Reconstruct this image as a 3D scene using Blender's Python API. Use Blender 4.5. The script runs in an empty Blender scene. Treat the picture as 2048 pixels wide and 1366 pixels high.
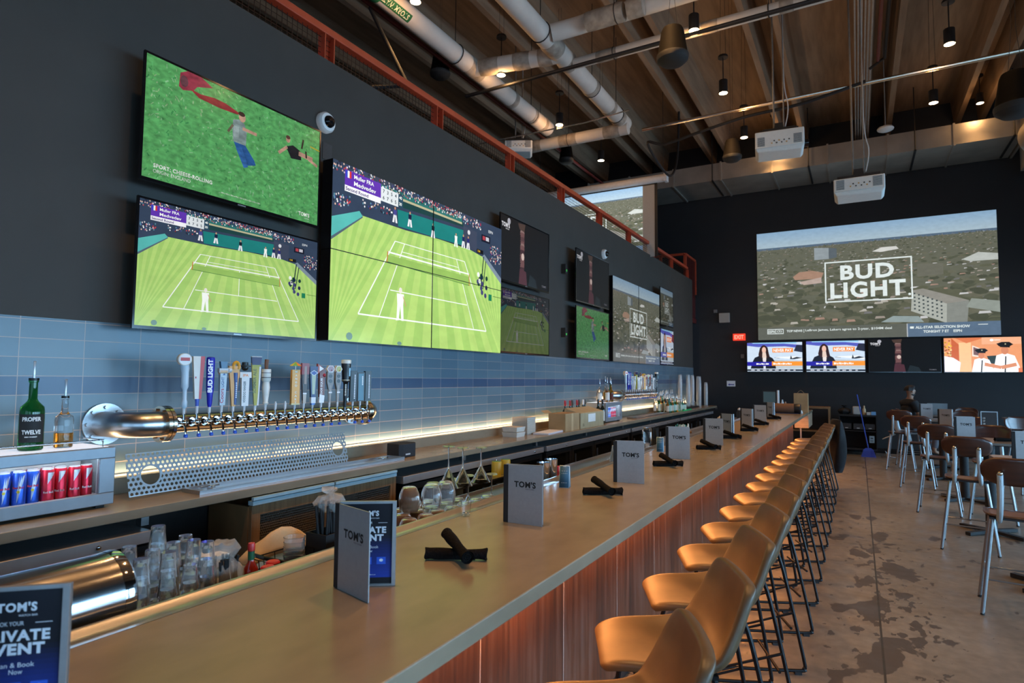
import bpy, math, random
from mathutils import Vector, Matrix
random.seed(7)
SC = bpy.context.scene
COL = SC.collection
PI = math.pi
# ------------------------------------------------------------------ camera
CAMH = 1.75
YAW, PITCH, ROLL, FPX = 0.5213898, 0.0597977, 0.0084505, 1203.75
cy, sy = math.cos(YAW), math.sin(YAW)
fwd = Vector((-sy * math.cos(PITCH), cy * math.cos(PITCH), math.sin(PITCH)))
rgt = Vector((cy, sy, 0)); upv = rgt.cross(fwd)
r2 = rgt * math.cos(ROLL) + upv * math.sin(ROLL)
u2 = upv * math.cos(ROLL) - rgt * math.sin(ROLL)
cam = bpy.data.cameras.new('camera'); camo = bpy.data.objects.new('camera', cam); COL.objects.link(camo)
cam.sensor_width = 36; cam.lens = FPX * 36 / 2048; cam.clip_start = .02
m = Matrix((r2, u2, -fwd)).transposed().to_4x4(); m.translation = (0, 0, CAMH)
camo.matrix_world = m
SC.camera = camo
cam.dof.use_dof = True; cam.dof.focus_distance = 3.6; cam.dof.aperture_fstop = 4.0
# ------------------------------------------------------------------ world, exposure, lights
SC.view_settings.view_transform = 'Standard'; SC.view_settings.look = 'None'
SC.view_settings.exposure = 0.0; SC.view_settings.gamma = 1
SC.view_settings.use_curve_mapping = False
w = bpy.data.worlds.new('world'); SC.world = w; w.use_nodes = True
wb = w.node_tree.nodes['Background']; wb.inputs[0].default_value = (.42, .62, 1, 1); wb.inputs[1].default_value = .6
WARM = (1, .52, .20); COOL = (.36, .68, 1.0)

def area(name, loc, size, size_y, energy, color, direction, spread=PI):
    l = bpy.data.lights.new(name, 'AREA'); l.shape = 'RECTANGLE'; l.size = size; l.size_y = size_y
    l.energy = energy; l.color = color; l.spread = spread
    o = bpy.data.objects.new(name, l); COL.objects.link(o); o.location = loc
    o.rotation_euler = Vector(direction).to_track_quat('-Z', 'Y').to_euler()
    return o
# daylight through the two window walls (right of and behind the camera)
WIN_R = [(-2.6, .6), (1.2, 4.4), (5.0, 8.2), (8.8, 12.0), (12.6, 15.8)]
for i, (a, b) in enumerate(WIN_R):
    area('daylight', (7.9, (a + b) / 2, 1.75), b - a, 2.6, 230, COOL, (-1, 0, -.42), 2.2)
area('daylight', (3.6, -3.9, 1.75), 5.5, 2.6, 100, COOL, (0, 1, -.35), 2.3)
area('daylight', (-1.6, -3.9, 1.75), 3.0, 2.6, 40, COOL, (0, 1, -.1))
# LED strips: along the tile ledge and under the bar top
area('tile_led', (-3.752, 9.6, 1.172), 13.1, .02, 46, (1, .60, .30), (-.15, 0, 1))
area('tile_led', (-3.752, 1.5, 1.172), 3.0, .02, 10.5, (1, .60, .30), (-.15, 0, 1))
area('bar_led', (-1.10, 7.0, .995), 14.2, .03, 105, (1, .37, .10), (-.05, 0, -1))

# ------------------------------------------------------------------ materials
def NM(name):
    m = bpy.data.materials.new(name); m.use_nodes = True
    return m, m.node_tree, m.node_tree.nodes['Principled BSDF']
def ramp(nt, stops):
    r = nt.nodes.new('ShaderNodeValToRGB')
    while len(r.color_ramp.elements) < len(stops): r.color_ramp.elements.new(.5)
    for e, (p, c) in zip(r.color_ramp.elements, stops): e.position = p; e.color = (*c, 1)
    return r
def mathn(nt, op, a, b=None, c=None):
    n = nt.nodes.new('ShaderNodeMath'); n.operation = op
    for i, v in enumerate((a, b, c)):
        if v is None: continue
        if hasattr(v, 'is_output'): nt.links.new(v, n.inputs[i])
        else: n.inputs[i].default_value = v
    return n.outputs[0]
def mixc(nt, f, a, b, mode='MIX'):
    n = nt.nodes.new('ShaderNodeMix'); n.data_type = 'RGBA'; n.blend_type = mode
    for s, v in ((n.inputs[0], f), (n.inputs[6], a), (n.inputs[7], b)):
        if hasattr(v, 'is_output'): nt.links.new(v, s)
        elif isinstance(v, (int, float)): s.default_value = v
        else: s.default_value = (*v, 1)
    return n.outputs[2]
def mat(name, col, rough=.5, metal=0, noise=.0, scale=20, stretch=(1, 1, 1), bump=0, spec=.5, coat=0, emit=None, es=1, trans=0, ior=1.45, alpha=1):
    m, nt, p = NM(name)
    p.inputs['Base Color'].default_value = (*col, 1); p.inputs['Roughness'].default_value = rough
    p.inputs['Metallic'].default_value = metal; p.inputs['Specular IOR Level'].default_value = spec
    if coat: p.inputs['Coat Weight'].default_value = coat; p.inputs['Coat Roughness'].default_value = .1
    if emit: p.inputs['Emission Color'].default_value = (*emit, 1); p.inputs['Emission Strength'].default_value = es
    if trans: p.inputs['Transmission Weight'].default_value = trans; p.inputs['IOR'].default_value = ior
    if alpha < 1: p.inputs['Alpha'].default_value = alpha
    if noise or bump:
        tc = nt.nodes.new('ShaderNodeTexCoord'); mp = nt.nodes.new('ShaderNodeMapping'); mp.inputs['Scale'].default_value = stretch
        nt.links.new(tc.outputs['Object'], mp.inputs[0])
        n = nt.nodes.new('ShaderNodeTexNoise'); n.inputs['Scale'].default_value = scale; n.inputs['Detail'].default_value = 4
        nt.links.new(mp.outputs[0], n.inputs[0])
        if noise:
            lo = tuple(c * (1 - noise) for c in col); hi = tuple(min(1, c * (1 + noise)) for c in col)
            r = ramp(nt, [(.3, lo), (.7, hi)]); nt.links.new(n.outputs[0], r.inputs[0]); nt.links.new(r.outputs[0], p.inputs['Base Color'])
        if bump:
            b = nt.nodes.new('ShaderNodeBump'); b.inputs['Strength'].default_value = bump; b.inputs['Distance'].default_value = .01
            nt.links.new(n.outputs[0], b.inputs['Height']); nt.links.new(b.outputs[0], p.inputs['Normal'])
    return m
def vmat(name, rough=.5, metal=0, emis=0, noise=0, nscale=30, trans=0, coat=0, base=1.0):
    """colour from the mesh attribute Col; emis > 0: a lit screen"""
    m, nt, p = NM(name)
    a = nt.nodes.new('ShaderNodeAttribute'); a.attribute_name = 'Col'
    src = a.outputs['Color']
    if noise:
        tc = nt.nodes.new('ShaderNodeTexCoord'); n = nt.nodes.new('ShaderNodeTexNoise'); n.inputs['Scale'].default_value = nscale
        n.inputs['Detail'].default_value = 5; nt.links.new(tc.outputs['Object'], n.inputs[0])
        r = ramp(nt, [(.3, (1 - noise,) * 3), (.7, (1 + noise * .3,) * 3)]); nt.links.new(n.outputs[0], r.inputs[0])
        src = mixc(nt, 1.0, src, r.outputs[0], 'MULTIPLY')
    p.inputs['Roughness'].default_value = rough; p.inputs['Metallic'].default_value = metal
    if emis:
        nt.links.new(src, p.inputs['Emission Color']); p.inputs['Emission Strength'].default_value = emis
        p.inputs['Base Color'].default_value = (.01, .01, .01, 1); p.inputs['Specular IOR Level'].default_value = .28
    else: nt.links.new(src, p.inputs['Base Color'])
    if trans: p.inputs['Transmission Weight'].default_value = trans
    if coat: p.inputs['Coat Weight'].default_value = coat
    return m

# ------------------------------------------------------------------ mesh builder
_txt = {}
def text_mesh(s, bold=0.0, space=1.0, res=3):
    k = (s, bold, space)
    if k in _txt: return _txt[k]
    cu = bpy.data.curves.new('lettering', 'FONT'); cu.body = s; cu.size = 1; cu.offset = bold; cu.resolution_u = res
    cu.fill_mode = 'FRONT'; cu.space_character = space
    ob = bpy.data.objects.new('lettering', cu); COL.objects.link(ob)
    dg = bpy.context.evaluated_depsgraph_get(); me = bpy.data.meshes.new_from_object(ob.evaluated_get(dg))
    V = [(v.co.x, v.co.y) for v in me.vertices]; Fc = [tuple(f.vertices) for f in me.polygons]
    bpy.data.objects.remove(ob); bpy.data.curves.remove(cu); bpy.data.meshes.remove(me)
    xs = [v[0] for v in V]; ys = [v[1] for v in V]
    if xs:
        x0, x1, y0, y1 = min(xs), max(xs), min(ys), max(ys)
        V = [(x - x0, y - y0) for x, y in V]; wd, ht = x1 - x0, y1 - y0
    else: wd = ht = 1
    _txt[k] = (V, Fc, wd, ht); return _txt[k]

class MB:
    def __init__(s): s.v = []; s.f = []; s.c = []; s.lay = 0; s.sm = []
    def add(s, V, Fs, col=(1, 1, 1), smooth=True, M=None):
        o = len(s.v)
        s.v += [tuple(M @ Vector(v)) if M else tuple(v) for v in V]
        for f in Fs: s.f.append(tuple(i + o for i in f)); s.c.append(col); s.sm.append(smooth)
        return s
    def box(s, a, b, col=(1, 1, 1), M=None):
        (x0, y0, z0), (x1, y1, z1) = a, b
        V = [(x0, y0, z0), (x1, y0, z0), (x1, y1, z0), (x0, y1, z0), (x0, y0, z1), (x1, y0, z1), (x1, y1, z1), (x0, y1, z1)]
        return s.add(V, [(0, 3, 2, 1), (4, 5, 6, 7), (0, 1, 5, 4), (1, 2, 6, 5), (2, 3, 7, 6), (3, 0, 4, 7)], col, False, M)
    def bar(s, p, q, w, h=None, col=(1, 1, 1), up=(0, 0, 1)):
        """a rectangular bar from p to q, w wide and h high"""
        h = h or w; p = Vector(p); q = Vector(q); d = q - p; L = d.length; d.normalize()
        upv_ = Vector(up)
        if abs(d.dot(upv_)) > .99: upv_ = Vector((0, 1, 0))
        x = d.cross(upv_).normalized(); z = x.cross(d)
        M = Matrix((x, d, z)).transposed().to_4x4(); M.translation = p
        return s.box((-w / 2, 0, -h / 2), (w / 2, L, h / 2), col, M)
    def rings(s, R, col=(1, 1, 1), caps=True, closed=False, flip=False):
        n = len(R[0]); V = [p for r in R for p in r]; Fs = []
        m = len(R) if closed else len(R) - 1
        for i in range(m):
            for j in range(n):
                a = i * n + j; b = i * n + (j + 1) % n; c = ((i + 1) % len(R)) * n + (j + 1) % n; d = ((i + 1) % len(R)) * n + j
                Fs.append((a, b, c, d) if not flip else (d, c, b, a))
        s.add(V, Fs, col)
        if caps and not closed:
            s.add(R[0], [tuple(range(n))[::-1] if not flip else tuple(range(n))], col, False)
            s.add(R[-1], [tuple(range(n)) if not flip else tuple(range(n))[::-1]], col, False)
        return s
    def tube(s, path, r, n=8, col=(1, 1, 1), closed=False, caps=True):
        P_ = [Vector(p) for p in path]; R = []; k = len(P_)
        rr = r if hasattr(r, '__len__') else [r] * k
        prev = None
        for i, p in enumerate(P_):
            if closed: t = (P_[(i + 1) % k] - P_[i - 1])
            else: t = (P_[min(i + 1, k - 1)] - P_[max(i - 1, 0)])
            t.normalize()
            if prev is None:
                a = Vector((0, 0, 1)) if abs(t.z) < .9 else Vector((1, 0, 0))
                x = t.cross(a).normalized()
            else: x = (prev - t * prev.dot(t)).normalized()
            prev = x; y = t.cross(x)
            R.append([tuple(p + (x * math.cos(2 * PI * j / n) + y * math.sin(2 * PI * j / n)) * rr[i]) for j in range(n)])
        return s.rings(R, col, caps, closed)
    def cyl(s, p, q, r, r1=None, n=16, col=(1, 1, 1), caps=True):
        return s.tube([p, q], [r, r if r1 is None else r1], n, col, False, caps)
    def lathe(s, prof, c=(0, 0, 0), n=20, col=(1, 1, 1), axis='z', caps=False, M=None, sx=1, sy=1):
        """prof: (radius, height[, colour])"""
        V = []; 
        for q in prof:
            for j in range(n):
                a = 2 * PI * j / n; x, y = q[0] * math.cos(a) * sx, q[0] * math.sin(a) * sy
                if axis == 'z': pt = (c[0] + x, c[1] + y, c[2] + q[1])
                elif axis == 'x': pt = (c[0] + q[1], c[1] + x, c[2] + y)
                else: pt = (c[0] + y, c[1] + q[1], c[2] + x)
                V.append(pt)
        for i in range(len(prof) - 1):
            cc = prof[i][2] if len(prof[i]) > 2 else col
            o = len(s.v) if i == 0 else o0
            if i == 0:
                o0 = len(s.v); s.v += [tuple(M @ Vector(v)) if M else v for v in V]
            for j in range(n):
                s.f.append((o0 + i * n + j, o0 + i * n + (j + 1) % n, o0 + (i + 1) * n + (j + 1) % n, o0 + (i + 1) * n + j)); s.c.append(cc); s.sm.append(True)
        if caps:
            s.f.append(tuple(o0 + j for j in range(n))[::-1]); s.c.append(col); s.sm.append(False)
            s.f.append(tuple(o0 + (len(prof) - 1) * n + j for j in range(n))); s.c.append(prof[-1][2] if len(prof[-1]) > 2 else col); s.sm.append(False)
        return s
    def sphere(s, c, r, n=12, col=(1, 1, 1), sz=1, sx=1, sy=1):
        k = max(4, n // 2)
        return s.lathe([(max(1e-4, r * math.sin(PI * i / k)), -r * sz * math.cos(PI * i / k)) for i in range(k + 1)], c, n, col, sx=sx, sy=sy)
    def prism(s, pts, h, col=(1, 1, 1), M=None, z0=0):
        n = len(pts); V = [(x, y, z0) for x, y in pts] + [(x, y, z0 + h) for x, y in pts]
        return s.add(V, [tuple(range(n))[::-1], tuple(range(n, 2 * n))] + [(i, (i + 1) % n, n + (i + 1) % n, n + i) for i in range(n)], col, False, M)
    def text(s, t, O, R, U, h, col=(1, 1, 1), al='c', bold=.0, width=None, space=1.0):
        """flat lettering: baseline point O, reading direction R, up direction U, cap height h"""
        V, Fs, wd, ht = text_mesh(t, bold, space); R = Vector(R); U = Vector(U); O = Vector(O); k = h / ht
        kx = width / wd if width else k; ox = {'c': -wd / 2, 'l': 0, 'r': -wd}[al] * kx
        return s.add([tuple(O + R * (ox + x * kx) + U * (y * k)) for x, y in V], Fs, col, False)
    def build(s, name, m, parent=None, bevel=0, bseg=2, sharp=35, subd=0, label=None, stuff=False):
        me = bpy.data.meshes.new(name); me.from_pydata(s.v, [], s.f)
        at_ = me.attributes.new('Col', 'FLOAT_COLOR', 'CORNER')
        vals = []
        for f, c in zip(s.f, s.c): vals += [c[0], c[1], c[2], 1.0] * len(f)
        at_.data.foreach_set('color', vals)
        me.polygons.foreach_set('use_smooth', s.sm)
        if sharp: me.set_sharp_from_angle(angle=math.radians(sharp))
        me.materials.append(m); me.validate(); me.update()
        o = bpy.data.objects.new(name, me); COL.objects.link(o)
        if bevel:
            b = o.modifiers.new('bevel', 'BEVEL'); b.width = bevel; b.segments = bseg; b.limit_method = 'ANGLE'; b.angle_limit = math.radians(40)
        if subd:
            b = o.modifiers.new('subd', 'SUBSURF'); b.levels = subd; b.render_levels = subd
        if parent: o.parent = parent
        if label: o['label'] = label
        if stuff: o['kind'] = 'stuff'
        return o
def tag(o, label, cat, group=None):
    o['label'] = label; o['category'] = cat
    if group: o['group'] = group
    return o
def struct(o): o['kind'] = 'structure'; return o
def thing(name, label, cat, loc=(0, 0, 0), rz=0, group=None):
    o = bpy.data.objects.new(name, None); COL.objects.link(o); o.location = loc; o.rotation_euler = (0, 0, rz); o.empty_display_size = .05
    return tag(o, label, cat, group)
def dup(root, loc=None, rz=None, label=None, group=None):
    c = root.copy(); COL.objects.link(c)
    if loc is not None: c.location = loc
    if rz is not None: c.rotation_euler = (0, 0, rz)
    if label: c['label'] = label
    if group: c['group'] = group
    for ch in list(root.children):
        d = ch.copy(); COL.objects.link(d); d.parent = c
        for g in list(ch.children):
            e = g.copy(); COL.objects.link(e); e.parent = d
    return c
ORD = ['first', 'second', 'third', 'fourth', 'fifth', 'sixth', 'seventh', 'eighth', 'ninth', 'tenth', 'eleventh', 'twelfth', 'thirteenth', 'fourteenth', 'fifteenth', 'sixteenth', 'seventeenth', 'eighteenth', 'nineteenth', 'twentieth']
def catmull(P_, k=6):
    P_ = [Vector(p) for p in P_]; out = []
    for i in range(len(P_) - 1):
        p0 = P_[max(i - 1, 0)]; p1 = P_[i]; p2 = P_[i + 1]; p3 = P_[min(i + 2, len(P_) - 1)]
        for j in range(k):
            t = j / k
            out.append(.5 * ((2 * p1) + (p2 - p0) * t + (2 * p0 - 5 * p1 + 4 * p2 - p3) * t * t + (3 * p1 - p0 - 3 * p2 + p3) * t ** 3))
    return out + [P_[-1]]

M = {}
M['black'] = mat('black_plastic', (.012, .012, .013), .45, noise=.2)
M['gloss_black'] = mat('gloss_black', (.006, .006, .007), .12)
M['rubber'] = mat('black_rubber', (.01, .01, .011), .75, noise=.2)
M['steel'] = mat('brushed_steel', (.50, .51, .53), .3, 1, noise=.08, scale=40, stretch=(8, 1, 30))
M['chrome'] = mat('chrome', (.8, .8, .82), .08, 1, noise=.02)
M['brass'] = mat('warm_steel', (.72, .60, .46), .2, 1, noise=.06, scale=30, stretch=(1, .1, 3))
M['white'] = mat('white_paint', (.75, .74, .72), .5, noise=.05)
M['slab'] = mat('quartz_slab', (.25, .202, .142), .24, noise=.10, scale=9, stretch=(1, .5, 1), spec=.35)
M['glass'] = mat('clear_glass', (1, 1, 1), .02, trans=1, ior=1.25); M['barglass'] = mat('bar_glass', (.95, .95, .95), .04, trans=.94, ior=1.2)
M['paint'] = vmat('painted_colours', .45, noise=.06)
M['matte'] = vmat('printed_colours', .7, noise=.05)
M['shiny'] = vmat('glossy_colours', .34, noise=.04)
M['metalc'] = vmat('metallic_colours', .3, .7, noise=.06)

# ================================================================== THE SETTING
def floor_mat():
    m, nt, p = NM('polished_concrete'); tc = nt.nodes.new('ShaderNodeTexCoord'); L = nt.links
    sep = nt.nodes.new('ShaderNodeSeparateXYZ'); L.new(tc.outputs['Object'], sep.inputs[0])
    def noise(sc, det=5, st=(1, 1, 1), dist=0):
        mp = nt.nodes.new('ShaderNodeMapping'); mp.inputs['Scale'].default_value = st; L.new(tc.outputs['Object'], mp.inputs[0])
        n = nt.nodes.new('ShaderNodeTexNoise'); n.inputs['Scale'].default_value = sc; n.inputs['Detail'].default_value = det; n.inputs['Distortion'].default_value = dist
        L.new(mp.outputs[0], n.inputs[0]); return n.outputs[0]
    base = ramp(nt, [(.25, (.115, .10, .082)), (.5, (.18, .155, .122)), (.75, (.245, .215, .172))]); L.new(noise(.9, 8, (1, .6, 1), .4), base.inputs[0])
    fine = ramp(nt, [(.35, (.8, .8, .8)), (.7, (1.1, 1.1, 1.1))]); L.new(noise(14, 6), fine.inputs[0])
    col = mixc(nt, 1.0, base.outputs[0], fine.outputs[0], 'MULTIPLY')
    # worn dark patches beside the joint, where the sealer has come off
    x, y = sep.outputs[0], sep.outputs[1]
    inx = mathn(nt, 'SUBTRACT', 1, mathn(nt, 'ABSOLUTE', mathn(nt, 'MULTIPLY', mathn(nt, 'SUBTRACT', x, .16), 1.9)))
    iny = mathn(nt, 'SUBTRACT', 1, mathn(nt, 'ABSOLUTE', mathn(nt, 'MULTIPLY', mathn(nt, 'SUBTRACT', y, 6.2), .27)))
    env = mathn(nt, 'MINIMUM', mathn(nt, 'MAXIMUM', inx, 0), mathn(nt, 'MAXIMUM', iny, 0))
    big = noise(2.3, 4, (1.5, .75, 1), .2); st = mathn(nt, 'ADD', mathn(nt, 'MULTIPLY', env, .175), big)
    mask = ramp(nt, [(.655, (0, 0, 0)), (.665, (1, 1, 1))]); L.new(st, mask.inputs[0])
    sm = noise(7, 3, (1.6, .9, 1)); st2 = mathn(nt, 'ADD', mathn(nt, 'MULTIPLY', env, .16), sm)
    mask2 = ramp(nt, [(.70, (0, 0, 0)), (.71, (1, 1, 1))]); L.new(st2, mask2.inputs[0])
    mk = mathn(nt, 'MAXIMUM', mask.outputs[0], mask2.outputs[0])
    col = mixc(nt, mk, col, (.062, .05, .042))
    # saw-cut joints
    j1 = mathn(nt, 'LESS_THAN', mathn(nt, 'ABSOLUTE', mathn(nt, 'SUBTRACT', x, .1)), .007)
    ym = mathn(nt, 'MODULO', mathn(nt, 'ADD', mathn(nt, 'SUBTRACT', y, 7.55), 40), 4.0)
    j2 = mathn(nt, 'LESS_THAN', ym, .009)
    col = mixc(nt, mathn(nt, 'MAXIMUM', j1, j2), col, (.03, .025, .02))
    L.new(col, p.inputs['Base Color'])
    rr = ramp(nt, [(.3, (.28,) * 3), (.7, (.5,) * 3)]); L.new(noise(3, 4), rr.inputs[0]); L.new(rr.outputs[0], p.inputs['Roughness'])
    return m
struct(MB().box((-9.2, -4.2, -.1), (8.2, 17.4, 0)).build('floor', floor_mat()))

def tile_mat():
    m, nt, p = NM('glazed_tile'); L = nt.links; tc = nt.nodes.new('ShaderNodeTexCoord')
    sep = nt.nodes.new('ShaderNodeSeparateXYZ'); L.new(tc.outputs['Object'], sep.inputs[0])
    y, z = sep.outputs[1], sep.outputs[2]
    ty = mathn(nt, 'DIVIDE', mathn(nt, 'SUBTRACT', y, 1.59 - 9), .305); tz = mathn(nt, 'DIVIDE', mathn(nt, 'SUBTRACT', z, 1.037), .1)
    fy, fz = mathn(nt, 'FRACT', ty), mathn(nt, 'FRACT', tz); iy, iz = mathn(nt, 'FLOOR', ty), mathn(nt, 'FLOOR', tz)
    gy = mathn(nt, 'LESS_THAN', mathn(nt, 'ABSOLUTE', mathn(nt, 'SUBTRACT', fy, .5)), .4935)
    gz = mathn(nt, 'LESS_THAN', mathn(nt, 'ABSOLUTE', mathn(nt, 'SUBTRACT', fz, .5)), .48)
    inside = mathn(nt, 'MULTIPLY', gy, gz)
    cb = nt.nodes.new('ShaderNodeCombineXYZ'); L.new(iy, cb.inputs[0]); L.new(iz, cb.inputs[1])
    wn = nt.nodes.new('ShaderNodeTexWhiteNoise'); L.new(cb.outputs[0], wn.inputs['Vector'])
    r = ramp(nt, [(0, (.068, .125, .172)), (.5, (.085, .148, .195)), (1, (.105, .17, .215))]); L.new(wn.outputs['Value'], r.inputs[0])
    rb = ramp(nt, [(0, (.026, .06, .125)), (1, (.042, .085, .16))]); L.new(wn.outputs['Value'], rb.inputs[0])
    band = mathn(nt, 'COMPARE', iz, 6.0, .5)
    c = mixc(nt, band, r.outputs[0], rb.outputs[0])
    c = mixc(nt, inside, (.34, .28, .25), c)
    L.new(c, p.inputs['Base Color']); p.inputs['Roughness'].default_value = .3
    n = nt.nodes.new('ShaderNodeTexNoise'); n.inputs['Scale'].default_value = 9; L.new(tc.outputs['Object'], n.inputs[0])
    h = mathn(nt, 'ADD', mathn(nt, 'MULTIPLY', n.outputs[0], .35), mathn(nt, 'MULTIPLY', inside, .6))
    h = mathn(nt, 'ADD', h, mathn(nt, 'MULTIPLY', wn.outputs['Value'], .0))
    b = nt.nodes.new('ShaderNodeBump'); b.inputs['Distance'].default_value = .006; b.inputs['Strength'].default_value = .5
    L.new(h, b.inputs['Height']); L.new(b.outputs[0], p.inputs['Normal'])
    return m
M['wall'] = mat('charcoal_wall_paint', (.040, .037, .032), .7, noise=.08, scale=3, bump=.08)
M['wallb'] = mat('black_wall_paint', (.013, .015, .018), .65, noise=.1, scale=3, bump=.05)
M['conc'] = mat('precast_concrete', (.30, .205, .13), .85, noise=.22, scale=3, stretch=(3, .35, 3), bump=.2)
struct(MB().box((-4.03, -4.2, 0), (-3.79, 16.25, 4.39)).build('wall_left', M['wall']))
struct(MB().box((-3.79, -4.2, 1.07), (-3.781, 16.25, 2.05)).build('trim_1', tile_mat()))
struct(MB().box((-9.2, 17.17, 0), (8.2, 17.4, 8.5)).build('wall_back', M['wallb']))
struct(MB().box((-9.2, -4.2, 3.9), (-9.0, 17.17, 8.5)).build('wall_upper', M['wallb']))
struct(MB().box((-9.2, -4.2, 3.95), (-4.03, 17.17, 4.1)).build('trim_2', M['wallb']))
# wall behind the camera and wall on the right, each with window openings
def window_wall(name, axis, pos, thick, lo, hi, ztop, openings, wz=(.35, 3.15)):
    b = MB()
    def bx(a0, a1, z0, z1):
        if axis == 'x': b.box((pos, a0, z0), (pos + thick, a1, z1))
        else: b.box((a0, pos, z0), (a1, pos + thick, z1))
    bx(lo, hi, 0, wz[0]); bx(lo, hi, wz[1], ztop)
    e = lo
    for a0, a1 in openings: bx(e, a0, *wz); e = a1
    bx(e, hi, *wz)
    struct(b.build(name, M['wallb']))
wn_i = 0
def window(axis, pos, a0, a1, z0=.35, z1=3.15):
    global wn_i; wn_i += 1
    fr = MB(); k = 3; t = .05
    def bx(p0, p1, q0, q1, d=.06, B=fr):
        if axis == 'x': B.box((pos - d / 2, p0, q0), (pos + d / 2, p1, q1))
        else: B.box((p0, pos - d / 2, q0), (p1, pos + d / 2, q1))
    bx(a0, a1, z0, z0 + t); bx(a0, a1, z1 - t, z1)
    for i in range(k + 1):
        c = a0 + (a1 - a0 - t) * i / k; bx(c, c + t, z0 + t, z1 - t)
    o = struct(fr.build('window_%d' % wn_i, M['black']))
    g = MB(); bx(a0 + t, a1 - t, z0 + t, z1 - t, .008, g); g.build('pane', M['glass'], o)
window_wall('wall_right', 'x', 8.0, .2, -4.2, 17.4, 8.5, WIN_R)
window_wall('wall_front', 'y', -4.2, .2, -4.03, 8.0, 8.5, [(-3.1, -.1), (.85, 6.35)])
for a, b in WIN_R: window('x', 8.1, a, b)
for a, b in [(-3.1, -.1), (.85, 6.35)]: window('y', -4.1, a, b)
struct(MB().box((-9.2, 17.155, 0), (8.2, 17.17, .12)).build('baseboard_back', M['gloss_black']))
# ceiling: precast double tees running the length of the room
b = MB().box((-9.2, -4.2, 8.33), (8.2, 17.4, 8.5))
for k in range(-4, 7):
    for dx in (0, .46):
        x = -3.36 + dx + 1.836 * k
        if -9 < x < 7.9:
            b.add([(x - .05, -4.2, 7.75), (x + .05, -4.2, 7.75), (x + .11, -4.2, 8.33), (x - .11, -4.2, 8.33),
                   (x - .05, 17.17, 7.75), (x + .05, 17.17, 7.75), (x + .11, 17.17, 8.33), (x - .11, 17.17, 8.33)],
                  [(0, 4, 5, 1), (1, 5, 6, 2), (3, 7, 4, 0), (0, 1, 2, 3), (7, 6, 5, 4)], smooth=False)
struct(b.build('ceiling', M['conc']))

# ---- red mezzanine railing on top of the long wall
M['red'] = mat('red_steel_paint', (.46, .06, .022), .45, noise=.12, scale=6)
M['redd'] = mat('dark_red_paint', (.10, .012, .01), .5, noise=.15, scale=5)
t = thing('mezzanine_railing', 'red steel railing with wire mesh infill running along the top of the dark wall', 'railing', (-3.86, 0, 4.39))
b = MB().box((-.03, -4, .235), (.05, 15.9, .30)).box((-.04, -4, .30), (.03, 15.9, .312)); b.build('top_rail', M['red'], t, bevel=.006)
MB().box((-.02, -4, .0), (.02, 15.9, .035)).build('bottom_rail', M['red'], t)
ys = [3.5 + 1.552 * k for k in range(-4, 9)]
for y in ys:
    MB().box((-.03, y - .055, 0), (.05, y - .045, .235)).box((-.03, y + .045, 0), (.05, y + .055, .235)).box((-.03, y - .045, 0), (-.018, y + .045, .235)).build('post', M['red'], t)
b = MB(); y = -3.9
while y < 15.9: b.box((-.003, y, .03), (.001, y + .004, .24)); y += .05
for k in range(4): b.box((.001, -3.9, .075 + .045 * k), (.004, 15.9, .079 + .045 * k))
b.build('wire_mesh', mat('dark_wire', (.05, .03, .02), .4, .6, noise=.1), t)
t = thing('stair_railing', 'red steel stair railing at the far end of the long wall', 'railing', (-3.9, 15.95, 4.1))
MB().bar((0, 0, .95), (-1.35, 0, .95), .07, .06).bar((0, 0, .95), (0, 1.1, .95), .07, .06).build('top_rail', M['red'], t)
for x, y in ((0, 0), (-.65, 0), (-1.3, 0), (0, 1.1)): MB().box((x - .035, y - .035, -.0), (x + .035, y + .035, .95)).build('post', M['red'], t)
b = MB()
for k in range(9): b.bar((0, .1 + .12 * k, .93), (0, .1 + .12 * k, -.75), .02)
b.bar((0, 0, -.75), (0, 1.1, -.75), .06, .12).build('balusters', M['redd'], t)
# ---- pendant downlights on a grid, plus two added to light the duct
spots = []
def pendant():
    t = thing('pendant_light', 'x', 'pendant light', (0, 0, 0), 0, 'black cylinder pendant lights')
    b = MB().lathe([(.001, .205), (.062, .205), (.065, .2), (.065, .0), (.058, .0), (.056, .03), (.05, .05)], n=20); b.build('housing', M['black'], t)
    MB().lathe([(.0005, .0), (.0625, .0), (.0626, .004)], n=20).build('lens', mat('lamp_lens', (1, .8, .5), .4, emit=(1, .78, .45), es=30), t)
    MB().cyl((0, 0, .2), (0, 0, .56), .008, n=8).build('stem', M['black'], t)
    MB().lathe([(.001, .60), (.07, .60), (.075, .59), (.075, .565), (.001, .56)], n=20).build('canopy', M['black'], t)
    MB().cyl((-.04, 0, .6), (-.02, 0, 2.15), .0025, n=4).cyl((.04, 0, .6), (.03, 0, 2.15), .0025, n=4).build('suspension_wire', M['black'], t)
    return t
p0 = pendant(); first = True
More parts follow.
